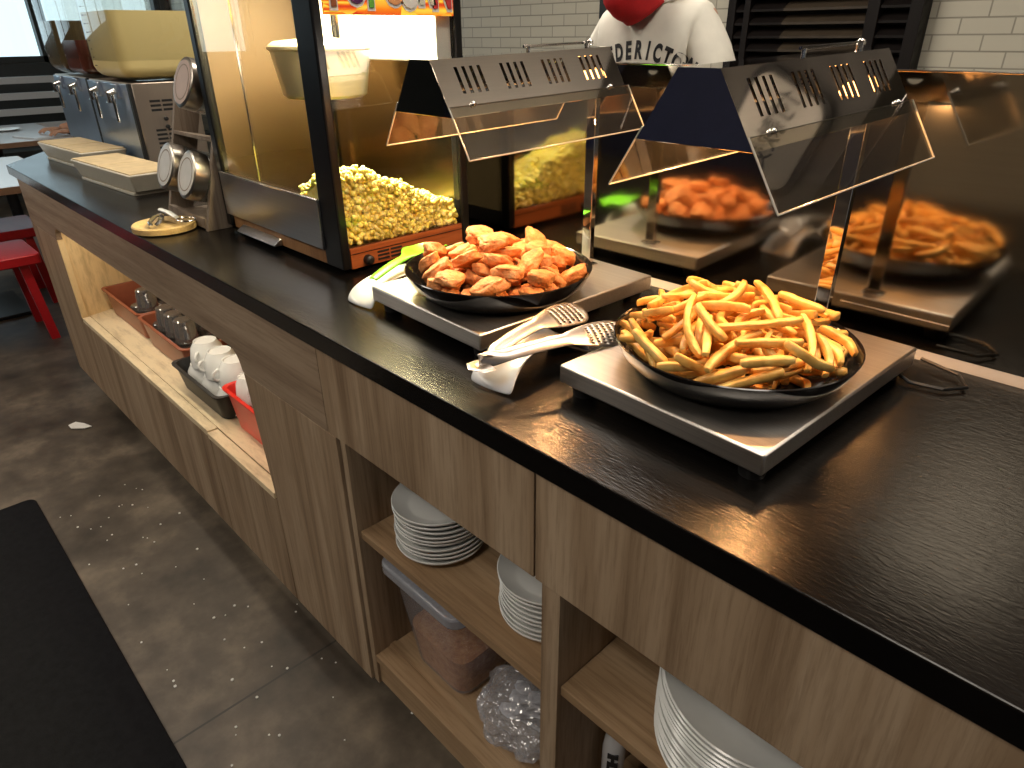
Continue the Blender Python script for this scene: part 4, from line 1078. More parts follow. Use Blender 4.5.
def tank(x0, x1, y0, y1, z0, z1, level, mat, lab, marks):
    """tall clear tank, front and bottom edges rounded in"""
    t = thing('drink_tank', lab, 'drink tank', ((x0+x1)/2, (y0+y1)/2, z0), 0, 'clear drink tanks')
    a, b, h = (x1-x0)/2, (y1-y0)/2, z1-z0
    def shell(ins, top):
        m = MB(); rings = []
        for f, k in ((0.0, 0.66), (0.02, 0.80), (0.06, 0.90), (0.12, 0.965), (0.20, 1.0), (1.0, 1.0)):
            z = ins + (top-ins)*f
            A = a*k-ins; B0 = -b*(k if f < 0.32 else k)+ins; B1 = b-ins
            rings.append(m.ring([(x, y, z) for x, y in rrect(-A, A, B0, B1, 0.035, 4)]))
        for A_, B_ in zip(rings, rings[1:]): m.bridge(A_, B_)
        m.face(list(reversed(rings[0]))); return m, rings
    m, R = shell(0.0, h); m.build('clear_shell', M['clear'], t)
    m, R = shell(0.004, level-z0); m.face(R[-1]); m.build('drink', mat, t)
    MB().box(-a*1.05, a*1.05, -b*1.05, b*1.02, h, h+0.02).build('lid', M['clear'], t, bevel=0.004)
    if marks:
        m = MB()
        for k in range(16):
            z = 0.05+k*0.028; m.box(-a*0.55-0.0, -a*0.55+(0.022 if k % 4 == 0 else 0.012), -b*1.0-0.004-0.0006*k*0.2, -b*1.0-0.002, z, z+0.0025)
        m.build('level_marks', M['ink'], t, angle=0)
    return t
def dispenser(x0, x1, y0, y1, lab, taps):
    t = thing('drink_dispenser', lab, 'drink dispenser', ((x0+x1)/2, (y0+y1)/2, T), 0, 'steel drink dispensers')
    a, b = (x1-x0)/2, (y1-y0)/2
    MB().box(-a, a, -b+0.004, b, 0.015, 0.305).build('housing', M['beige_steel'], t, bevel=0.004)
    MB().box(-a+0.006, a-0.006, -b-0.004, -b+0.004, 0.030, 0.300).build('front_panel', M['steel_daylit'], t, bevel=0.002)
    MB().box(a-0.022, a-0.001, -b-0.006, -b+0.006, 0.02, 0.303).build('corner_strip', M['black_plastic'], t, bevel=0.001)
    for sx in (-1, 1):
        for sy in (-1, 1): MB().lathe([(0, 0), (0.016, 0), (0.016, 0.016), (0, 0.016)], 12, Matrix.Translation((sx*(a-0.04), sy*(b-0.04), 0))).build('foot', M['black_plastic'], t)
    # vents and knobs on the right cheek
    for r0_, r1_, dz_ in ((0, 5, 0.0), (6, 9, 0.04)):
        m = MB()
        for r in range(r0_, r1_):
            m.box(a-0.001, a+0.0012, -b+0.055, -b+0.185, 0.075+r*0.0155+dz_, 0.076+r*0.0155+dz_)
            for c in range(3): m.box(a-0.001, a+0.0014, -b+0.055+c*0.044, -b+0.092+c*0.044, 0.073+r*0.0155+dz_, 0.081+r*0.0155+dz_)
        m.build('vent', M['black_plastic'], t, angle=0)
    for z in (0.150, 0.178): MB().lathe([(0, 0), (0.008, 0), (0.007, 0.008), (0, 0.009)], 14, Matrix.Translation((a, -b+0.10, z)) @ Matrix.Rotation(PI/2, 4, 'Y')).build('knob', M['black_plastic'], t)
    for tx in taps:
        f = MB().box(tx-0.030, tx+0.030, -b-0.018, -b+0.0, 0.248, 0.300).build('tap_block', M['steel_daylit'], t, bevel=0.004)
        MB().tube([(tx, -b-0.012, 0.275), (tx, -b-0.040, 0.268), (tx, -b-0.042, 0.235)], 0.011, 12).build('spout', M['steel_bright'], f)
        MB().box(tx-0.012, tx+0.012, -b-0.030, -b-0.022, 0.165, 0.262).build('lever', M['steel_bright'], f, bevel=0.004)
    return t
dispenser(-3.40, -2.885, 0.865, 1.10, 'steel drink dispenser with side vents below the yellow tank', (-0.10, 0.12))
dispenser(-4.02, -3.47, 0.885, 1.10, 'steel drink dispenser at the counter end below the dark tanks', (-0.13, 0.13))
tank(-3.235, -2.865, 0.845, 1.19, 1.258, 1.72, 1.487, M['juice_y'], 'clear tank half full of yellow juice next to the jar rack', True)
tank(-3.64, -3.375, 0.855, 1.17, 1.262, 1.72, 1.395, M['juice_b'], 'clear tank with reddish brown drink just beyond the yellow tank', False)
tank(-3.98, -3.705, 0.865, 1.17, 1.262, 1.72, 1.47, M['juice_d'], 'clear tank of dark tea, farthest along the counter', False)

# ================================================================== NICHE: trays, glasses, cups
def tub(name, lab, mat, loc, L, D, h, rz, holes=False, group=None, flare=0.02):
    m = MB(); a, b = L/2, D/2; th = 0.004
    def R(k, z): return m.ring([(x, y, z) for x, y in rrect(-a+k, a-k, -b+k, b-k, 0.025, 4)])
    r0 = R(flare+0.004, 0.0); r1 = R(flare, 0.004); r2 = R(0.008, h-0.006); r3 = R(0.0, h-0.004); r4 = R(0.0, h); r5 = R(0.010, h); r6 = R(0.012, h-0.006); r7 = R(flare+th, 0.006)
    m.face(list(reversed(r0)))
    for A, B in zip((r0, r1, r2, r3, r4, r5, r6), (r1, r2, r3, r4, r5, r6, r7)): m.bridge(A, B)
    m.face(r7)
    o = m.build(name, mat, loc=loc, rot=(0, 0, rz))
    if holes:
        q = MB()
        for r in range(4):
            for c in range(12):
                q.box(-a+0.05+c*0.026, -a+0.060+c*0.026, b-flare*0.4-0.014, b-flare*0.4-0.0095, h-0.060+r*0.013, h-0.053+r*0.013)
        q.build('perforations', M['black_plastic'], o, angle=0)
    return tag(o, lab, 'tub', group)
NZ = NF + 0.0018
tubs = [(-2.740, 0.695, 0.43, 0.20, 0.105), (-2.312, 0.690, 0.42, 0.20, 0.105), (-1.925, 0.672, 0.35, 0.25, 0.085), (-1.566, 0.672, 0.36, 0.22, 0.125)]
tub('storage_tub', 'terracotta tub with glasses nearest the niche end board', M['terracotta'], (*tubs[0][:2], NZ), *tubs[0][2:], 0)
tub('storage_tub', 'terracotta tub with glasses beside the black tub of cups', M['terracotta'], (*tubs[1][:2], NZ), *tubs[1][2:], 0)
tub('storage_tub', 'low black tub holding the stacked white cups', M['black_plastic'], (*tubs[2][:2], NZ), *tubs[2][2:], 0)
tub('storage_tub', 'red perforated tub of white mugs nearest the oak door', M['red_plastic'], (*tubs[3][:2], NZ), *tubs[3][2:], 0, True)
def tumbler():
    r = thing('glass_tumbler', 'x', 'glass', (0, 0, 0))
    MB().lathe([(0, 0.078), (0.026, 0.078), (0.030, 0.075), (0.031, 0.060), (0.0325, 0.058), (0.036, 0.002), (0.0365, 0), (0.0335, 0), (0.030, 0.055), (0.027, 0.064), (0, 0.066)], 28).build('bowl', M['smoke'], r)
    MB().lathe([(0.0362, 0.0), (0.0375, 0.002), (0.0375, 0.005), (0.0362, 0.007)], 28, close=True).build('rim', M['jarglass'], r)
    return r
proto = tumbler(); used = [False]
def put(proto, used, loc, rz, lab, grp):
    o = proto if not used[0] else copy_tree(proto)
    used[0] = True; o.location = loc; o.rotation_euler = (0, 0, rz); o['label'] = lab; o['group'] = grp; return o
g0 = [(-0.01, 0.040, 0), (-0.01, 0.040, 1), (0.03, -0.038, 0), (0.075, 0.045, 0), (0.115, -0.030, 0), (0.115, -0.030, 1), (0.155, 0.045, 0), (-0.09, 0.045, 0)]
for i, (x, y, l) in enumerate(g0):
    put(proto, used, (tubs[0][0]+x, tubs[0][1]+y, NZ+0.0065+0.0795*l), 0, ('upper ' if l else 'lower ')+'smoked tumbler upside down in the terracotta tub by the niche end board', 'tumblers in the far terracotta tub')
g1 = [(-0.150, 0.040, 0), (-0.148, -0.038, 0), (-0.070, 0.042, 0), (-0.068, -0.038, 0), (-0.068, -0.038, 1), (-0.070, 0.042, 1), (0.012, -0.040, 0), (0.012, -0.040, 1), (0.010, 0.042, 0), (0.090, 0.042, 0), (0.010, 0.042, 1), (0.092, -0.038, 0), (0.092, -0.038, 1)]
for i, (x, y, l) in enumerate(g1):
    put(proto, used, (tubs[1][0]+x, tubs[1][1]+y, NZ+0.0065+0.0795*l), 0, ('upper ' if l else 'lower ')+'smoked tumbler upside down in the terracotta tub beside the white cups', 'tumblers in the near terracotta tub')
def cup(name, R, H, rh):
    r = thing(name, 'x', 'cup', (0, 0, 0))
    MB().lathe([(0, H-0.003), (R*0.55, H-0.003), (R*0.58, H), (R*0.64, H), (R*0.66, H-0.004), (R*0.86, H*0.72), (R*0.98, H*0.3), (R, 0), (R*0.94, 0), (R*0.92, H*0.3), (R*0.8, H*0.70), (R*0.5, H*0.88), (0, H*0.9)], 32).build('bowl', M['china'], r)
    pts = [(R*0.90*math.cos(0) + rh*math.sin(a)*1.0, 0, H*0.5+rh*0.9*math.cos(a)) for a in [PI*k/10 for k in range(11)]]
    MB().tube(pts, 0.0045, 8).build('handle', M['china'], r)
    return r
cp = cup('tea_cup', 0.052, 0.076, 0.018); cu_ = [False]
g2 = [(-0.105, 0.052, 0), (0.003, 0.052, 0), (0.110, 0.052, 0), (-0.105, -0.052, 0), (0.003, -0.052, 0), (0.110, -0.052, 0), (-0.085, -0.035, 1), (0.020, -0.035, 1), (0.110, -0.030, 1)]
seat = ['lower']*6+['upper']*3
nm2 = ['lower white cup at the back by the terracotta tub', 'lower white cup in the back middle of the black tub', 'lower white cup at the back by the red tub', 'lower white cup in front by the terracotta tub', 'lower white cup in the front middle of the black tub', 'lower white cup in front by the red tub',
       'upper white cup next to the terracotta tub', 'upper white cup in the middle of the black tub stack', 'upper white cup next to the red tub']
for i, (x, y, l) in enumerate(g2):
    put(cp, cu_, (tubs[2][0]+x, tubs[2][1]+y, NZ+0.0065+0.0765*l), (-PI/2+rnd.uniform(-0.7, 0.7)) if l else (PI/4 if y < 0 else -PI/4), nm2[i]+', upside down', 'white cups in the black tub')
mg = cup('coffee_mug', 0.038, 0.075, 0.022); mu_ = [False]
g3 = [(-0.122, 0.046, 0), (-0.122, -0.042, 0), (-0.036, 0.046, 0), (-0.034, -0.042, 0), (-0.124, -0.050, 1), (-0.034, -0.046, 1)]
for i, (x, y, l) in enumerate(g3):
    put(mg, mu_, (tubs[3][0]+x, tubs[3][1]+y, NZ+0.0065+0.0755*l), PI+rnd.uniform(-0.4, 0.5), ['back', 'front', 'back right', 'front right', 'upper back', 'upper front'][i]+' white mug upside down in the red perforated tub', 'white mugs in the red tub')

# ================================================================== PLATES
def plate(R, d=0.019):
    return MB().lathe([(0, 0.004), (R*0.60, 0.004), (R*0.68, 0.006), (R*0.95, d-0.002), (R*0.985, d), (R, d-0.0015), (R*0.985, d-0.005), (R*0.72, 0.0015), (R*0.62, 0.0), (R*0.56, 0.0), (R*0.54, 0.0015), (0, 0.0015)], 56)
ORD = ['bottom', 'second', 'third', 'fourth', 'fifth', 'sixth', 'seventh', 'eighth', 'ninth', 'tenth', 'eleventh', 'twelfth', 'thirteenth', 'fourteenth', 'fifteenth']
def stack(x, y, z, R, n, step, where, grp, jit=0.002, d=0.019):
    p = plate(R, d).build('dinner_plate', M['china'])
    for i in range(n):
        o = p if i == 0 else p.copy()
        if i: COL.objects.link(o)
        o.location = (x+rnd.uniform(-jit, jit), y+rnd.uniform(-jit, jit), z+i*step+0.0005)
        w = 'topmost' if i == n-1 else ('bottom' if i == 0 else ORD[i]+' from the bottom')
        tag(o, 'white plate, %s of the stack %s' % (w, where), 'plate', grp)
stack(-0.850, 0.620, SH1, 0.088, 10, 0.0098, 'above the plastic bin', 'plate stack above the bin', 0.0025, 0.020)
stack(-0.577, 0.640, SH1, 0.088, 9, 0.0098, 'beside the oak divider', 'plate stack beside the divider', 0.0025, 0.020)
stack(-0.207, 0.634, SH2, 0.128, 15, 0.0074, 'of wide plates at the near end', 'wide plate stack', 0.0025, 0.022)

# ================================================================== LOWER SHELF
t = thing('storage_bin', 'cloudy plastic bin of orange crumbs with lid on the bottom shelf', 'storage bin', (-0.838, 0.70, BZ+0.0045))
def binshell(top, ins):
    m = MB(); rings = []
    for f in (0, 0.03, 1.0):
        z = ins + (top-ins)*f; k = 0.030*(1-z/0.29) + (0.012 if f == 0 else 0) + ins
        rings.append(m.ring([(x, y, z) for x, y in rrect(-0.112+k, 0.112-k, -0.155+k, 0.155-k, 0.03, 4)]))
    m.face(list(reversed(rings[0])))
    for A, B in zip(rings, rings[1:]): m.bridge(A, B)
    return m, rings
m, R_ = binshell(0.255, 0.0); m.build('bin_shell', M['bin'], t)
m, R_ = binshell(0.105, 0.004); m.face(R_[-1]); m.build('contents', M['orange_food'], t)
MB().prism(rrect(-0.124, 0.124, -0.168, 0.168, 0.03), 'Z', 0.250, 0.278).build('lid', M['bin_lid'], t, bevel=0.006, seg=3)

t = thing('plastic_bag', 'clear crinkled plastic bag of white spoons lying on bottom shelf', 'bag', (-0.620, 0.640, BZ+0.0045), 0.1)
m = MB(); q = bmesh.ops.create_icosphere(m.bm, subdivisions=5, radius=1.0)
for v in q['verts']:
    p = v.co.copy()
    k = 1 + 0.20*noise.noise(p*2.2) + 0.10*noise.noise(p*6+Vector((3, 0, 0))) + 0.05*noise.noise(p*15)
    z = p.z*0.046*k + 0.042
    v.co = Vector((p.x*0.110*k, p.y*0.095*k, max(0.0005, z)))
m.build('film', M['bag'], t, angle=28)
for i in range(9):
    a = rnd.uniform(0.2, 1.3); z = 0.022 + 0.007*i
    cx, cy = rnd.uniform(-0.02, 0.02), rnd.uniform(-0.025, 0.025)
    s = MB(); L = 0.060*(1 - 0.35*(i/9))
    rows = []
    for k in range(12):
        f = k/11; w = 0.0035 if f < 0.6 else 0.0035+0.011*math.sin(min(1, (f-0.6)/0.4)*PI*0.93)
        rows.append(s.ring([(-L+2*L*f, w*vv, 0.004*abs(vv)*(f > 0.6)) for vv in (-1, 0, 1)]))
    for A, B in zip(rows, rows[1:]): s.bridge(A, B, closed=False)
    o = s.build('plastic_spoon', M['spoon_white'], solid=0.0016, loc=(-0.615+cx, 0.640+cy, BZ+0.0045+z), rot=(rnd.uniform(-.2, .2), rnd.uniform(-0.25, 0.1), a+PI))
    tag(o, 'white plastic spoon inside the clear plastic bag', 'spoon', 'spoons in the plastic bag')

# white bottle with black marking behind the divider on the bottom shelf
t = thing('detergent_bottle', 'white plastic bottle with black marking under the near shelf', 'bottle', (-0.410, 0.62, BZ+0.0005))
MB().lathe([(0, 0), (0.017, 0), (0.019, 0.004), (0.019, 0.17), (0.016, 0.195), (0.010, 0.208), (0.010, 0.222), (0, 0.222)], 28).build('body', M['rest'], t)
MB().lathe([(0, 0.222), (0.012, 0.222), (0.012, 0.245), (0.009, 0.25), (0, 0.25)], 20).build('cap', M['rest'], t)
m = MB()
for x0, x1, z0, z1 in ((-0.009, 0.009, 0.165, 0.175), (-0.003, 0.003, 0.155, 0.165), (-0.009, 0.009, 0.145, 0.155), (-0.009, -0.004, 0.135, 0.145), (0.004, 0.009, 0.135, 0.145)):
    m.box(x0, x1, -0.0200, -0.0170, z0, z1)
m.build('marking', M['ink'], t, angle=0, rot=(0, 0, 0.55))

# ================================================================== DINING CORNER
def bench(x, y, L, W, lab, rz=0.0):
    t = thing('red_bench', lab, 'bench', (x, y, 0), rz, 'red benches beyond the counter end')
    MB().prism(rrect(-W/2, W/2, -L/2, L/2, 0.03), 'Z', 0.40, 0.45).build('seat', M['red_seat'], t, bevel=0.006)
    for sx in (-1, 1):
        for sy in (-1, 1):
            MB().hexa([(sx*(W/2-0.03)-0.02, sy*(L/2-0.05)-0.02, 0), (sx*(W/2-0.03)+0.02, sy*(L/2-0.05)-0.02, 0), (sx*(W/2-0.03)+0.02, sy*(L/2-0.05)+0.02, 0), (sx*(W/2-0.03)-0.02, sy*(L/2-0.05)+0.02, 0)],
                      [(sx*(W/2-0.06)-0.02, sy*(L/2-0.08)-0.02, 0.40), (sx*(W/2-0.06)+0.02, sy*(L/2-0.08)-0.02, 0.40), (sx*(W/2-0.06)+0.02, sy*(L/2-0.08)+0.02, 0.40), (sx*(W/2-0.06)-0.02, sy*(L/2-0.08)+0.02, 0.40)]).build('leg', M['red_seat'], t, angle=0)
bench(-4.22, 0.10, 1.0, 0.40, 'red bench nearest the counter end')
bench(-4.85, 0.25, 1.0, 0.42, 'red bench between the white table and the first red bench')
def table(x, y, sx, sy, lab, base):
    t = thing('dining_table', lab, 'table', (x, y, 0), 0, 'white dining tables')
    tp = MB().box(-sx/2, sx/2, -sy/2, sy/2, 0.722, 0.75).build('tabletop', M['tabletop'], t, angle=0)
    e = MB()
    for a in ((-sx/2-0.006, -sx/2, -sy/2, sy/2), (sx/2, sx/2+0.006, -sy/2, sy/2), (-sx/2, sx/2, -sy/2-0.006, -sy/2), (-sx/2, sx/2, sy/2, sy/2+0.006)): e.box(*a, 0.715, 0.7485)
    e.build('edge_band', M['table_edge'], tp, angle=0)
    MB().tube([(0, 0, 0.02), (0, 0, 0.722)], 0.04, 16).build('column', M['black_paint'], t)
    MB().box(-0.25, 0.25, -0.25, 0.25, 0, 0.02).build('foot_plate', M['black_paint'], t, angle=0, bevel=0.004)
table(-4.78, 0.30, 1.15, 1.10, 'white dining table just beyond the counter end', 0)
table(-6.75, 0.95, 1.3, 0.85, 'white dining table with glass and plate before the windows', 0)
t = MB().lathe([(0, 0.004), (0.07, 0.004), (0.11, 0.016), (0.112, 0.014), (0.072, 0.0), (0, 0.0)], 32).build('side_plate', M['china'], loc=(-6.95, 1.08, 0.7505)); tag(t, 'white plate on the far dining table', 'plate')
t = MB().lathe([(0, 0), (0.032, 0), (0.040, 0.13), (0.037, 0.13), (0.030, 0.006), (0, 0.006)], 24).build('water_glass', M['jarglass'], loc=(-6.45, 0.92, 0.7505)); tag(t, 'clear water glass on the far dining table', 'glass')
m = MB().box(-0.16, 0.16, -0.11, 0.11, 0.0, 0.012); t = m.build('menu_folder', M['tabletop'], loc=(-6.3, 1.18, 0.7505), rot=(0, 0, 0.3), angle=0, bevel=0.002); tag(t, 'pale menu folder lying by the customer hand', 'menu')
def chair(x, y, rz, lab):
    t = thing('wire_chair', lab, 'chair', (x, y, 0), rz, 'red hoop-backed chairs')
    MB().prism(rrect(-0.20, 0.20, -0.20, 0.20, 0.06), 'Z', 0.44, 0.465).build('seat', M['red_chair'], t, bevel=0.005)
    for sx in (-1, 1):
        for sy in (-1, 1): MB().tube([(sx*0.17, sy*0.17, 0.445), (sx*0.20, sy*0.20, 0.0)], 0.011, 10).build('leg', M['red_chair'], t)
    hp_ = [(-0.18, 0.18, 0.45)] + [(-0.18*math.cos(a), 0.20+0.03*math.sin(a), 0.86+0.16*math.sin(a)) for a in [PI*k/10 for k in range(11)]] + [(0.18, 0.18, 0.45)]
    MB().tube(hp_, 0.012, 10).build('back_hoop', M['red_chair'], t)
    m = MB()
    for x_ in (-0.09, -0.03, 0.03, 0.09): m.tube([(x_, 0.185, 0.46), (x_, 0.225, 0.86+0.15*math.sqrt(1-(x_/0.18)**2))], 0.008, 8)
    m.build('back_rods', M['tabletop'], t)
    return t
chair(-7.05, 1.55, -0.3, 'red hoop-backed chair behind the far white table, nearer the windows')
chair(-6.55, 1.68, -0.1, 'red hoop-backed chair behind the far white table, beside the customer')

# ================================================================== PEOPLE
def skin_body(name, joints, bones, mat, sub=2, root=0):
    me = bpy.data.meshes.new(name); me.from_pydata([j[:3] for j in joints], bones, []); me.update()
    o = bpy.data.objects.new(name, me); COL.objects.link(o)
    sk = o.modifiers.new('skin', 'SKIN'); sk.use_smooth_shade = True
    for i, j in enumerate(joints):
        r = j[3]; ry = j[4] if len(j) > 4 else r
        me.skin_vertices[0].data[i].radius = (r, ry)
    me.skin_vertices[0].data[root].use_root = True
    ss = o.modifiers.new('sub', 'SUBSURF'); ss.levels = sub; ss.render_levels = sub
    bpy.context.view_layer.update()
    res = bpy.data.meshes.new_from_object(o.evaluated_get(bpy.context.evaluated_depsgraph_get()))
    bpy.data.objects.remove(o)
    res.materials.clear(); res.materials.append(mat)
    res.polygons.foreach_set('use_smooth', [True]*len(res.polygons))
    return res
def person_obj(name, label, group=None): pass

def head_mesh(m, c, fwd, up, s=1.0):
    """head with brow, nose, chin, ears: deformed icosphere in the (side, fwd, up) frame"""
    side = fwd.cross(up).normalized()
    t = bmesh.ops.create_icosphere(m.bm, subdivisions=4, radius=1.0)
    for v in t['verts']:
        p = v.co.copy()  # x side, y forward, z up
        x, y, z = p.x*0.074, p.y*0.096, p.z*0.115
        if p.z < 0: x *= 1 - 0.25*(-p.z)**1.5; y *= (1 - 0.10*(-p.z)) if p.y > 0 else (1 - 0.35*(-p.z))
        g = lambda cx, cz, w: math.exp(-(((p.x-cx)/w)**2 + ((p.z-cz)/w)**2))
        if p.y > 0.2:
            y += 0.020*math.exp(-((p.x/0.13)**2)) * math.exp(-(((p.z+0.18)/0.20)**2))      # nose
            y += 0.006*g(0, -0.78, 0.25)                                             # chin
            y -= 0.010*(g(-0.36, 0.03, 0.18)+g(0.36, 0.03, 0.18))                    # eye sockets
            y += 0.005*(g(-0.2, -0.50, 0.15)+g(0.0, -0.48, 0.12)+g(0.2, -0.50, 0.15)) # lips
        v.co = c + (side*x + fwd*y + up*z)*s
    return side

# --- staff member behind the counter (leaning towards the counter)
PXc, PYc = -1.245, 1.82
def person_behind():
    J = [(-1.245, 1.90, 0.98, 0.155, 0.115),   # 0 pelvis
         (-1.245, 1.885, 1.12, 0.145, 0.105),
         (-1.245, 1.855, 1.26, 0.165, 0.110),
         (-1.245, 1.840, 1.375, 0.170, 0.105),   # 3 chest
         (-1.245, 1.835, 1.455, 0.080, 0.065),  # 4 neck base
         (-1.262, 1.800, 1.525, 0.056, 0.058),   # 5 neck
         (-1.272, 1.775, 1.570, 0.055, 0.060),
         (-1.390, 1.845, 1.415, 0.058), (-1.452, 1.83, 1.30, 0.048), (-1.462, 1.80, 1.16, 0.042), (-1.43, 1.62, 1.11, 0.036), (-1.40, 1.55, 1.105, 0.028),
         (-1.100, 1.845, 1.415, 0.058), (-1.038, 1.83, 1.30, 0.048), (-1.028, 1.80, 1.16, 0.042), (-1.055, 1.62, 1.11, 0.036), (-1.09, 1.55, 1.105, 0.028),
         (-1.335, 1.91, 0.90, 0.10), (-1.335, 1.92, 0.52, 0.065), (-1.335, 1.95, 0.09, 0.045), (-1.34, 1.82, 0.035, 0.035),
         (-1.155, 1.91, 0.90, 0.10), (-1.155, 1.92, 0.52, 0.065), (-1.155, 1.95, 0.09, 0.045), (-1.15, 1.82, 0.035, 0.035)]
    B = [(0,1),(1,2),(2,3),(3,4),(4,5),(5,6),(3,7),(7,8),(8,9),(9,10),(10,11),(3,12),(12,13),(13,14),(14,15),(15,16),(0,17),(17,18),(18,19),(19,20),(0,21),(21,22),(22,23),(23,24)]
    J = [(q[0]-0.05,)+tuple(q[1:]) for q in J]
    body = skin_body('person_mesh', J, B, M['skin'])
    m = MB(); m.bm.from_mesh(body)
    fwd = Vector((-0.30, -0.80, -0.52)).normalized(); up = Vector((0, 0, 1)); up = (up - fwd*up.dot(fwd)).normalized()
    hc = Vector((-1.300, 1.730, 1.575)); sd = head_mesh(m, hc, fwd, up)
    for s in (-1, 1): m.ico(hc+sd*(s*0.074)-up*0.012-fwd*0.008, 0.030, 2, (0.45, 0.7, 1.0))
    # hands: palm and five fingers each, curled on the work shelf
    for (wx, wy, wz, s) in ((-1.45, 1.55, 1.105, 1), (-1.14, 1.55, 1.105, -1)):
        m.ico((wx, wy-0.045, wz-0.004), 0.042, 2, (0.95, 1.15, 0.42))
        for k in range(4):
            bx = wx + (k-1.5)*0.020; ln = (0.065, 0.075, 0.070, 0.055)[k] 
            m.tube([(bx, wy-0.075, wz), (bx, wy-0.075-ln*0.5, wz+0.002), (bx, wy-0.075-ln*0.85, wz-0.014), (bx, wy-0.075-ln, wz-0.028)], [0.0095, 0.0088, 0.008, 0.006], 8)
        m.tube([(wx+s*0.030, wy-0.025, wz), (wx+s*0.055, wy-0.055, wz-0.004), (wx+s*0.058, wy-0.085, wz-0.010)], [0.011, 0.0105, 0.008], 8)
    o = m.build('person', M['skin'], angle=80, fixn=True)
    tag(o, 'person in white printed shirt and red face mask behind the counter', 'person')
    # shirt: torso shell plus short sleeves
    SX = 0.0
    S_ = [(-1.245, 1.90, 0.90, 0.178, 0.135), (-1.245, 1.885, 1.10, 0.178, 0.132), (-1.245, 1.855, 1.26, 0.178, 0.130), (-1.245, 1.838, 1.385, 0.172, 0.122), (-1.245, 1.832, 1.462, 0.105, 0.085), (-1.250, 1.824, 1.492, 0.078, 0.072),
          (-1.390, 1.845, 1.415, 0.076, 0.076), (-1.450, 1.832, 1.315, 0.072, 0.070), (-1.465, 1.82, 1.215, 0.074, 0.072),
          (-1.100, 1.845, 1.415, 0.076, 0.076), (-1.040, 1.832, 1.315, 0.072, 0.070), (-1.025, 1.82, 1.215, 0.074, 0.072)]
    SB = [(0,1),(1,2),(2,3),(3,4),(4,5),(3,6),(6,7),(7,8),(3,9),(9,10),(10,11)]
    S_ = [(q[0]-0.05,)+tuple(q[1:]) for q in S_]
    sh = skin_body('shirt_mesh', S_, SB, M['cotton'])
    m = MB(); m.bm.from_mesh(sh)
    for v in m.bm.verts:   # soft folds
        p = v.co
        p.y += 0.006*noise.noise(Vector((p.x*9, p.y*6, p.z*14))) + 0.004*noise.noise(Vector((p.x*26, 0, p.z*9)))
    # open the neck
    kill = [f for f in m.bm.faces if f.calc_center_median().z > 1.515]
    bmesh.ops.delete(m.bm, geom=kill, context='FACES')
    shirt = m.build('t_shirt', M['cotton'], o, angle=80)
    MB().tube([(-1.297+0.090*math.cos(a), 1.808+0.072*math.sin(a), 1.492+0.024*math.sin(a)) for a in [2*PI*k/28 for k in range(29)]], 0.007, 8).build('collar', M['cotton'], shirt)
    bpy.context.view_layer.update()
    # arched lettering projected on the chest
    bm_ = bmesh.new(); bm_.from_mesh(shirt.data); tree = BVHTree.FromBMesh(bm_)
    word = 'FREDERICTON'; n = len(word); R = 0.30
    for i, ch in enumerate(word):
        me = text_mesh(ch, 0.062, 0.0, 0.003)
        a = (i-(n-1)/2)*0.110
        ok = True
        for v in me.vertices:
            px, pz = v.co.x*0.62, v.co.y
            x = (R+pz)*math.sin(a) + px*math.cos(a); z = (R+pz)*math.cos(a) - px*math.sin(a) - R
            X = -1.285 + x; Z = 1.354 + z
            h = tree.ray_cast(Vector((X, 1.2, Z)), Vector((0, 1, 0)))
            if h[0] is None: ok = False; break
            v.co = h[0] + h[1]*0.0016 if h[1].y < 0 else h[0]-h[1]*0.0016
        if ok: mesh_obj('letter', me, M['ink'], shirt)
    # trousers
    TR = [(-1.245, 1.90, 0.96, 0.165, 0.125), (-1.335, 1.91, 0.88, 0.108, 0.108), (-1.335, 1.92, 0.52, 0.085, 0.085), (-1.335, 1.94, 0.10, 0.070, 0.070), (-1.155, 1.91, 0.88, 0.108, 0.108), (-1.155, 1.92, 0.52, 0.085, 0.085), (-1.155, 1.94, 0.10, 0.070, 0.070)]
    TR = [(q[0]-0.05,)+tuple(q[1:]) for q in TR]
    mesh_obj('trousers', skin_body('trousers_mesh', TR, [(0,1),(1,2),(2,3),(0,4),(4,5),(5,6)], M['navy']), M['navy'], o)
    # mask follows the lower face
    m = MB(); rings = []
    for i in range(11):
        f = i/10; zz = 0.010 - 0.125*f
        row = []
        for j in range(17):
            a = (j/16-0.5)*PI*0.98
            bulge = 1.0 + 0.10*math.cos(a)*math.sin(f*PI) 
            wr = 0.082*(1-0.42*max(0, f-0.35)**1.2)
            yy = (0.105+0.010*math.sin(f*PI))*(1-0.30*max(0, f-0.55))*math.cos(a)*bulge
            pl = 0.002*math.sin(f*PI*6)*math.cos(a)
            row.append(m.bm.verts.new(hc + sd*(wr*math.sin(a)) + fwd*(yy+pl+0.004) + up*(zz-0.012*math.cos(a)*f)))
        rings.append(row)
    for A, B in zip(rings, rings[1:]): m.bridge(A, B, closed=False)
    m.build('face_mask', M['mask_red'], o, angle=60, solid=0.002)
    m = MB()
    t_ = bmesh.ops.create_icosphere(m.bm, subdivisions=4, radius=1.0)
    kill = []
    for v in t_['verts']:
        p = v.co.copy(); k = 1.09 + 0.03*noise.noise(p*5)
        v.co = hc + (sd*p.x*0.078 + fwd*p.y*0.098 + up*p.z*0.118)*k
        if (p.y > 0.35 and p.z < 0.55) or p.z < -0.45: kill.append(v)
    bmesh.ops.delete(m.bm, geom=kill, context='VERTS')
    m.build('hair', M['hair'], o, angle=60, solid=0.006)
    for s in (-1, 1):
        MB().ico(hc+sd*(s*0.030)+up*0.008+fwd*0.084, 0.011, 2).build('eye', M['hair'], o)
    return o
person_behind()

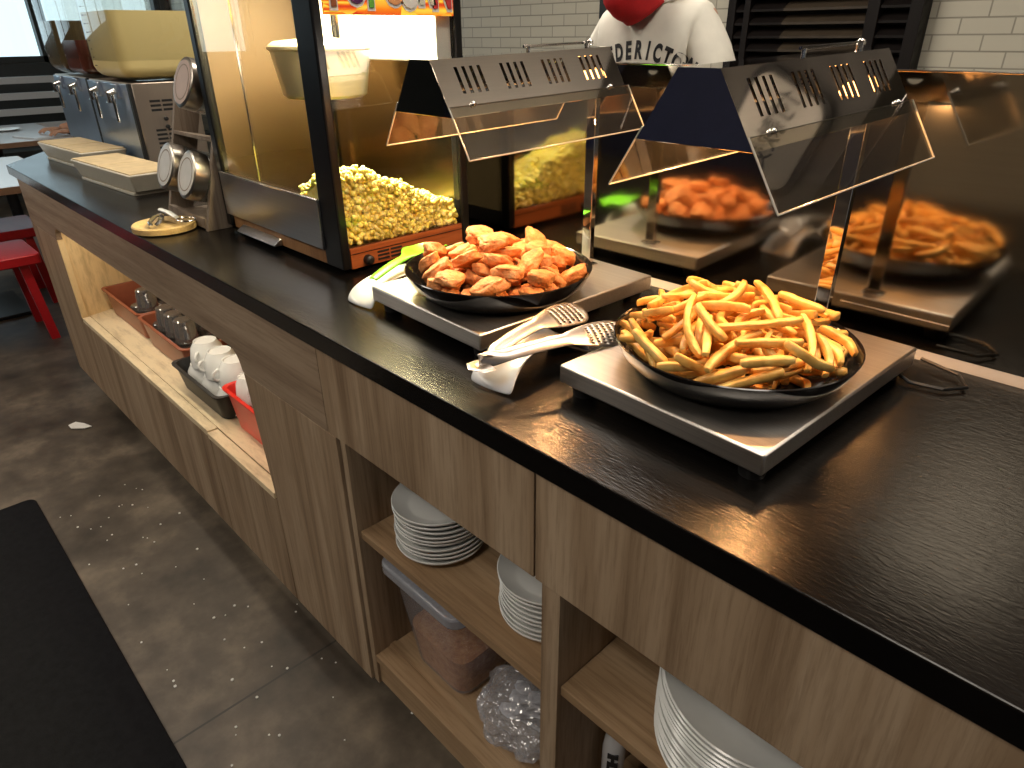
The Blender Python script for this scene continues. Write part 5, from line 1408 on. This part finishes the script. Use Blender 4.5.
# --- seated customer mostly hidden by the drink dispensers
def customer():
    x, y = -6.15, 1.72
    J = [(x, y+0.10, 0.55, 0.15, 0.12), (x, y+0.12, 0.72, 0.14, 0.11), (x, y+0.10, 0.92, 0.16, 0.12), (x-0.02, y+0.06, 1.05, 0.12, 0.09), (x-0.04, y+0.01, 1.13, 0.055), (x-0.05, y-0.02, 1.18, 0.052),
         (x-0.19, y+0.06, 1.00, 0.06), (x-0.25, y-0.08, 0.83, 0.045), (x-0.24, y-0.30, 0.80, 0.034), (x-0.23, y-0.38, 0.795, 0.026),
         (x+0.17, y+0.06, 1.00, 0.06), (x+0.22, y-0.10, 0.83, 0.045), (x+0.06, y-0.30, 0.80, 0.034), (x+0.0, y-0.36, 0.795, 0.026),
         (x-0.10, y+0.05, 0.52, 0.09), (x-0.12, y-0.36, 0.53, 0.065), (x-0.12, y-0.34, 0.10, 0.045), (x-0.12, y-0.46, 0.04, 0.035),
         (x+0.10, y+0.05, 0.52, 0.09), (x+0.12, y-0.36, 0.53, 0.065), (x+0.12, y-0.34, 0.10, 0.045), (x+0.12, y-0.46, 0.04, 0.035)]
    B = [(0,1),(1,2),(2,3),(3,4),(4,5),(2,6),(6,7),(7,8),(8,9),(2,10),(10,11),(11,12),(12,13),(0,14),(14,15),(15,16),(16,17),(0,18),(18,19),(19,20),(20,21)]
    body = skin_body('customer_mesh', J, B, M['skin'])
    m = MB(); m.bm.from_mesh(body)
    fwd = Vector((-0.15, -0.85, -0.45)).normalized(); up = Vector((0, 0, 1)); up = (up-fwd*up.dot(fwd)).normalized()
    hc = Vector((x-0.06, y-0.05, 1.255)); sd = head_mesh(m, hc, fwd, up)
    for s in (-1, 1): m.ico(hc+sd*(s*0.074)-up*0.012, 0.030, 2, (0.45, 0.7, 1.0))
    for (wx, wy, s) in ((x-0.23, y-0.38, 1), (x+0.0, y-0.36, -1)):
        m.ico((wx, wy-0.04, 0.790), 0.042, 2, (0.95, 1.15, 0.42))
        for k in range(4):
            bx = wx+(k-1.5)*0.020; ln = (0.060, 0.072, 0.068, 0.052)[k]
            m.tube([(bx, wy-0.07, 0.792), (bx, wy-0.07-ln*0.5, 0.792), (bx, wy-0.07-ln*0.85, 0.780), (bx, wy-0.07-ln, 0.768)], [0.0095, 0.0088, 0.008, 0.006], 8)
        m.tube([(wx+s*0.03, wy-0.02, 0.79), (wx+s*0.054, wy-0.05, 0.786), (wx+s*0.056, wy-0.08, 0.780)], [0.011, 0.010, 0.008], 8)
    o = m.build('person', M['skin'], angle=80)
    tag(o, 'seated person in dark clothes with hand resting on far white table', 'person')
    SJ = [(x, y+0.10, 0.52, 0.165, 0.135)] + [(a, b, c, r+0.016, (q[0] if q else r)+0.016) for a, b, c, r, *q in J[1:4]] + [(J[6][0], J[6][1], J[6][2], 0.072, 0.072), (J[7][0], J[7][1], J[7][2], 0.058, 0.058), (J[8][0], J[8][1]+0.06, J[8][2], 0.046, 0.046),
          (J[10][0], J[10][1], J[10][2], 0.072, 0.072), (J[11][0], J[11][1], J[11][2], 0.058, 0.058), (J[12][0]+0.03, J[12][1]+0.04, J[12][2], 0.046, 0.046)]
    mesh_obj('jacket', skin_body('jacket_mesh', SJ, [(0,1),(1,2),(2,3),(2,4),(4,5),(5,6),(2,7),(7,8),(8,9)], M['navy']), M['navy'], o)
    TJ = [(x, y+0.09, 0.53, 0.15, 0.12)] + [(a, b, c, r+0.018, r+0.018) for a, b, c, r, *q in J[14:17]] + [(a, b, c, r+0.018, r+0.018) for a, b, c, r, *q in J[18:21]]
    mesh_obj('trousers', skin_body('trousers_mesh', TJ, [(0,1),(1,2),(2,3),(0,4),(4,5),(5,6)], M['navy']), M['navy'], o)
    m = MB(); t_ = bmesh.ops.create_icosphere(m.bm, subdivisions=4, radius=1.0); kill = []
    for v in t_['verts']:
        p = v.co.copy(); v.co = hc + (sd*p.x*0.078 + fwd*p.y*0.098 + up*p.z*0.118)*1.09
        if (p.y > 0.35 and p.z < 0.55) or p.z < -0.45: kill.append(v)
    bmesh.ops.delete(m.bm, geom=kill, context='VERTS'); m.build('hair', M['hair'], o, angle=60, solid=0.006)
    # stool under the customer
    t = thing('dining_chair', 'dark chair under the seated customer', 'chair', (x, y+0.12, 0))
    MB().prism(rrect(-0.21, 0.21, -0.21, 0.21, 0.05), 'Z', 0.385, 0.41).build('seat', M['black_paint'], t, bevel=0.004)
    for sx in (-1, 1):
        for sy in (-1, 1): MB().tube([(sx*0.17, sy*0.17, 0.385), (sx*0.19, sy*0.19, 0)], 0.012, 8).build('leg', M['black_paint'], t)
customer()

# ================================================================== WORLD / VIEW
w = bpy.data.worlds.new('world'); S.world = w; w.use_nodes = True
bg = w.node_tree.nodes['Background']; bg.inputs[0].default_value = (0.80, 0.88, 1.0, 1); bg.inputs[1].default_value = 0.10
S.view_settings.view_transform = 'Standard'; S.view_settings.look = 'None'; S.view_settings.gamma = 1.0
S.view_settings.use_curve_mapping = False
S.view_settings.exposure = 0.0
S.cycles.max_bounces = 10; S.cycles.transparent_max_bounces = 24; S.cycles.glossy_bounces = 5; S.cycles.diffuse_bounces = 4
S.cycles.sample_clamp_indirect = 4.0; S.cycles.caustics_reflective = False; S.cycles.caustics_refractive = False
S.cycles.use_denoising = True
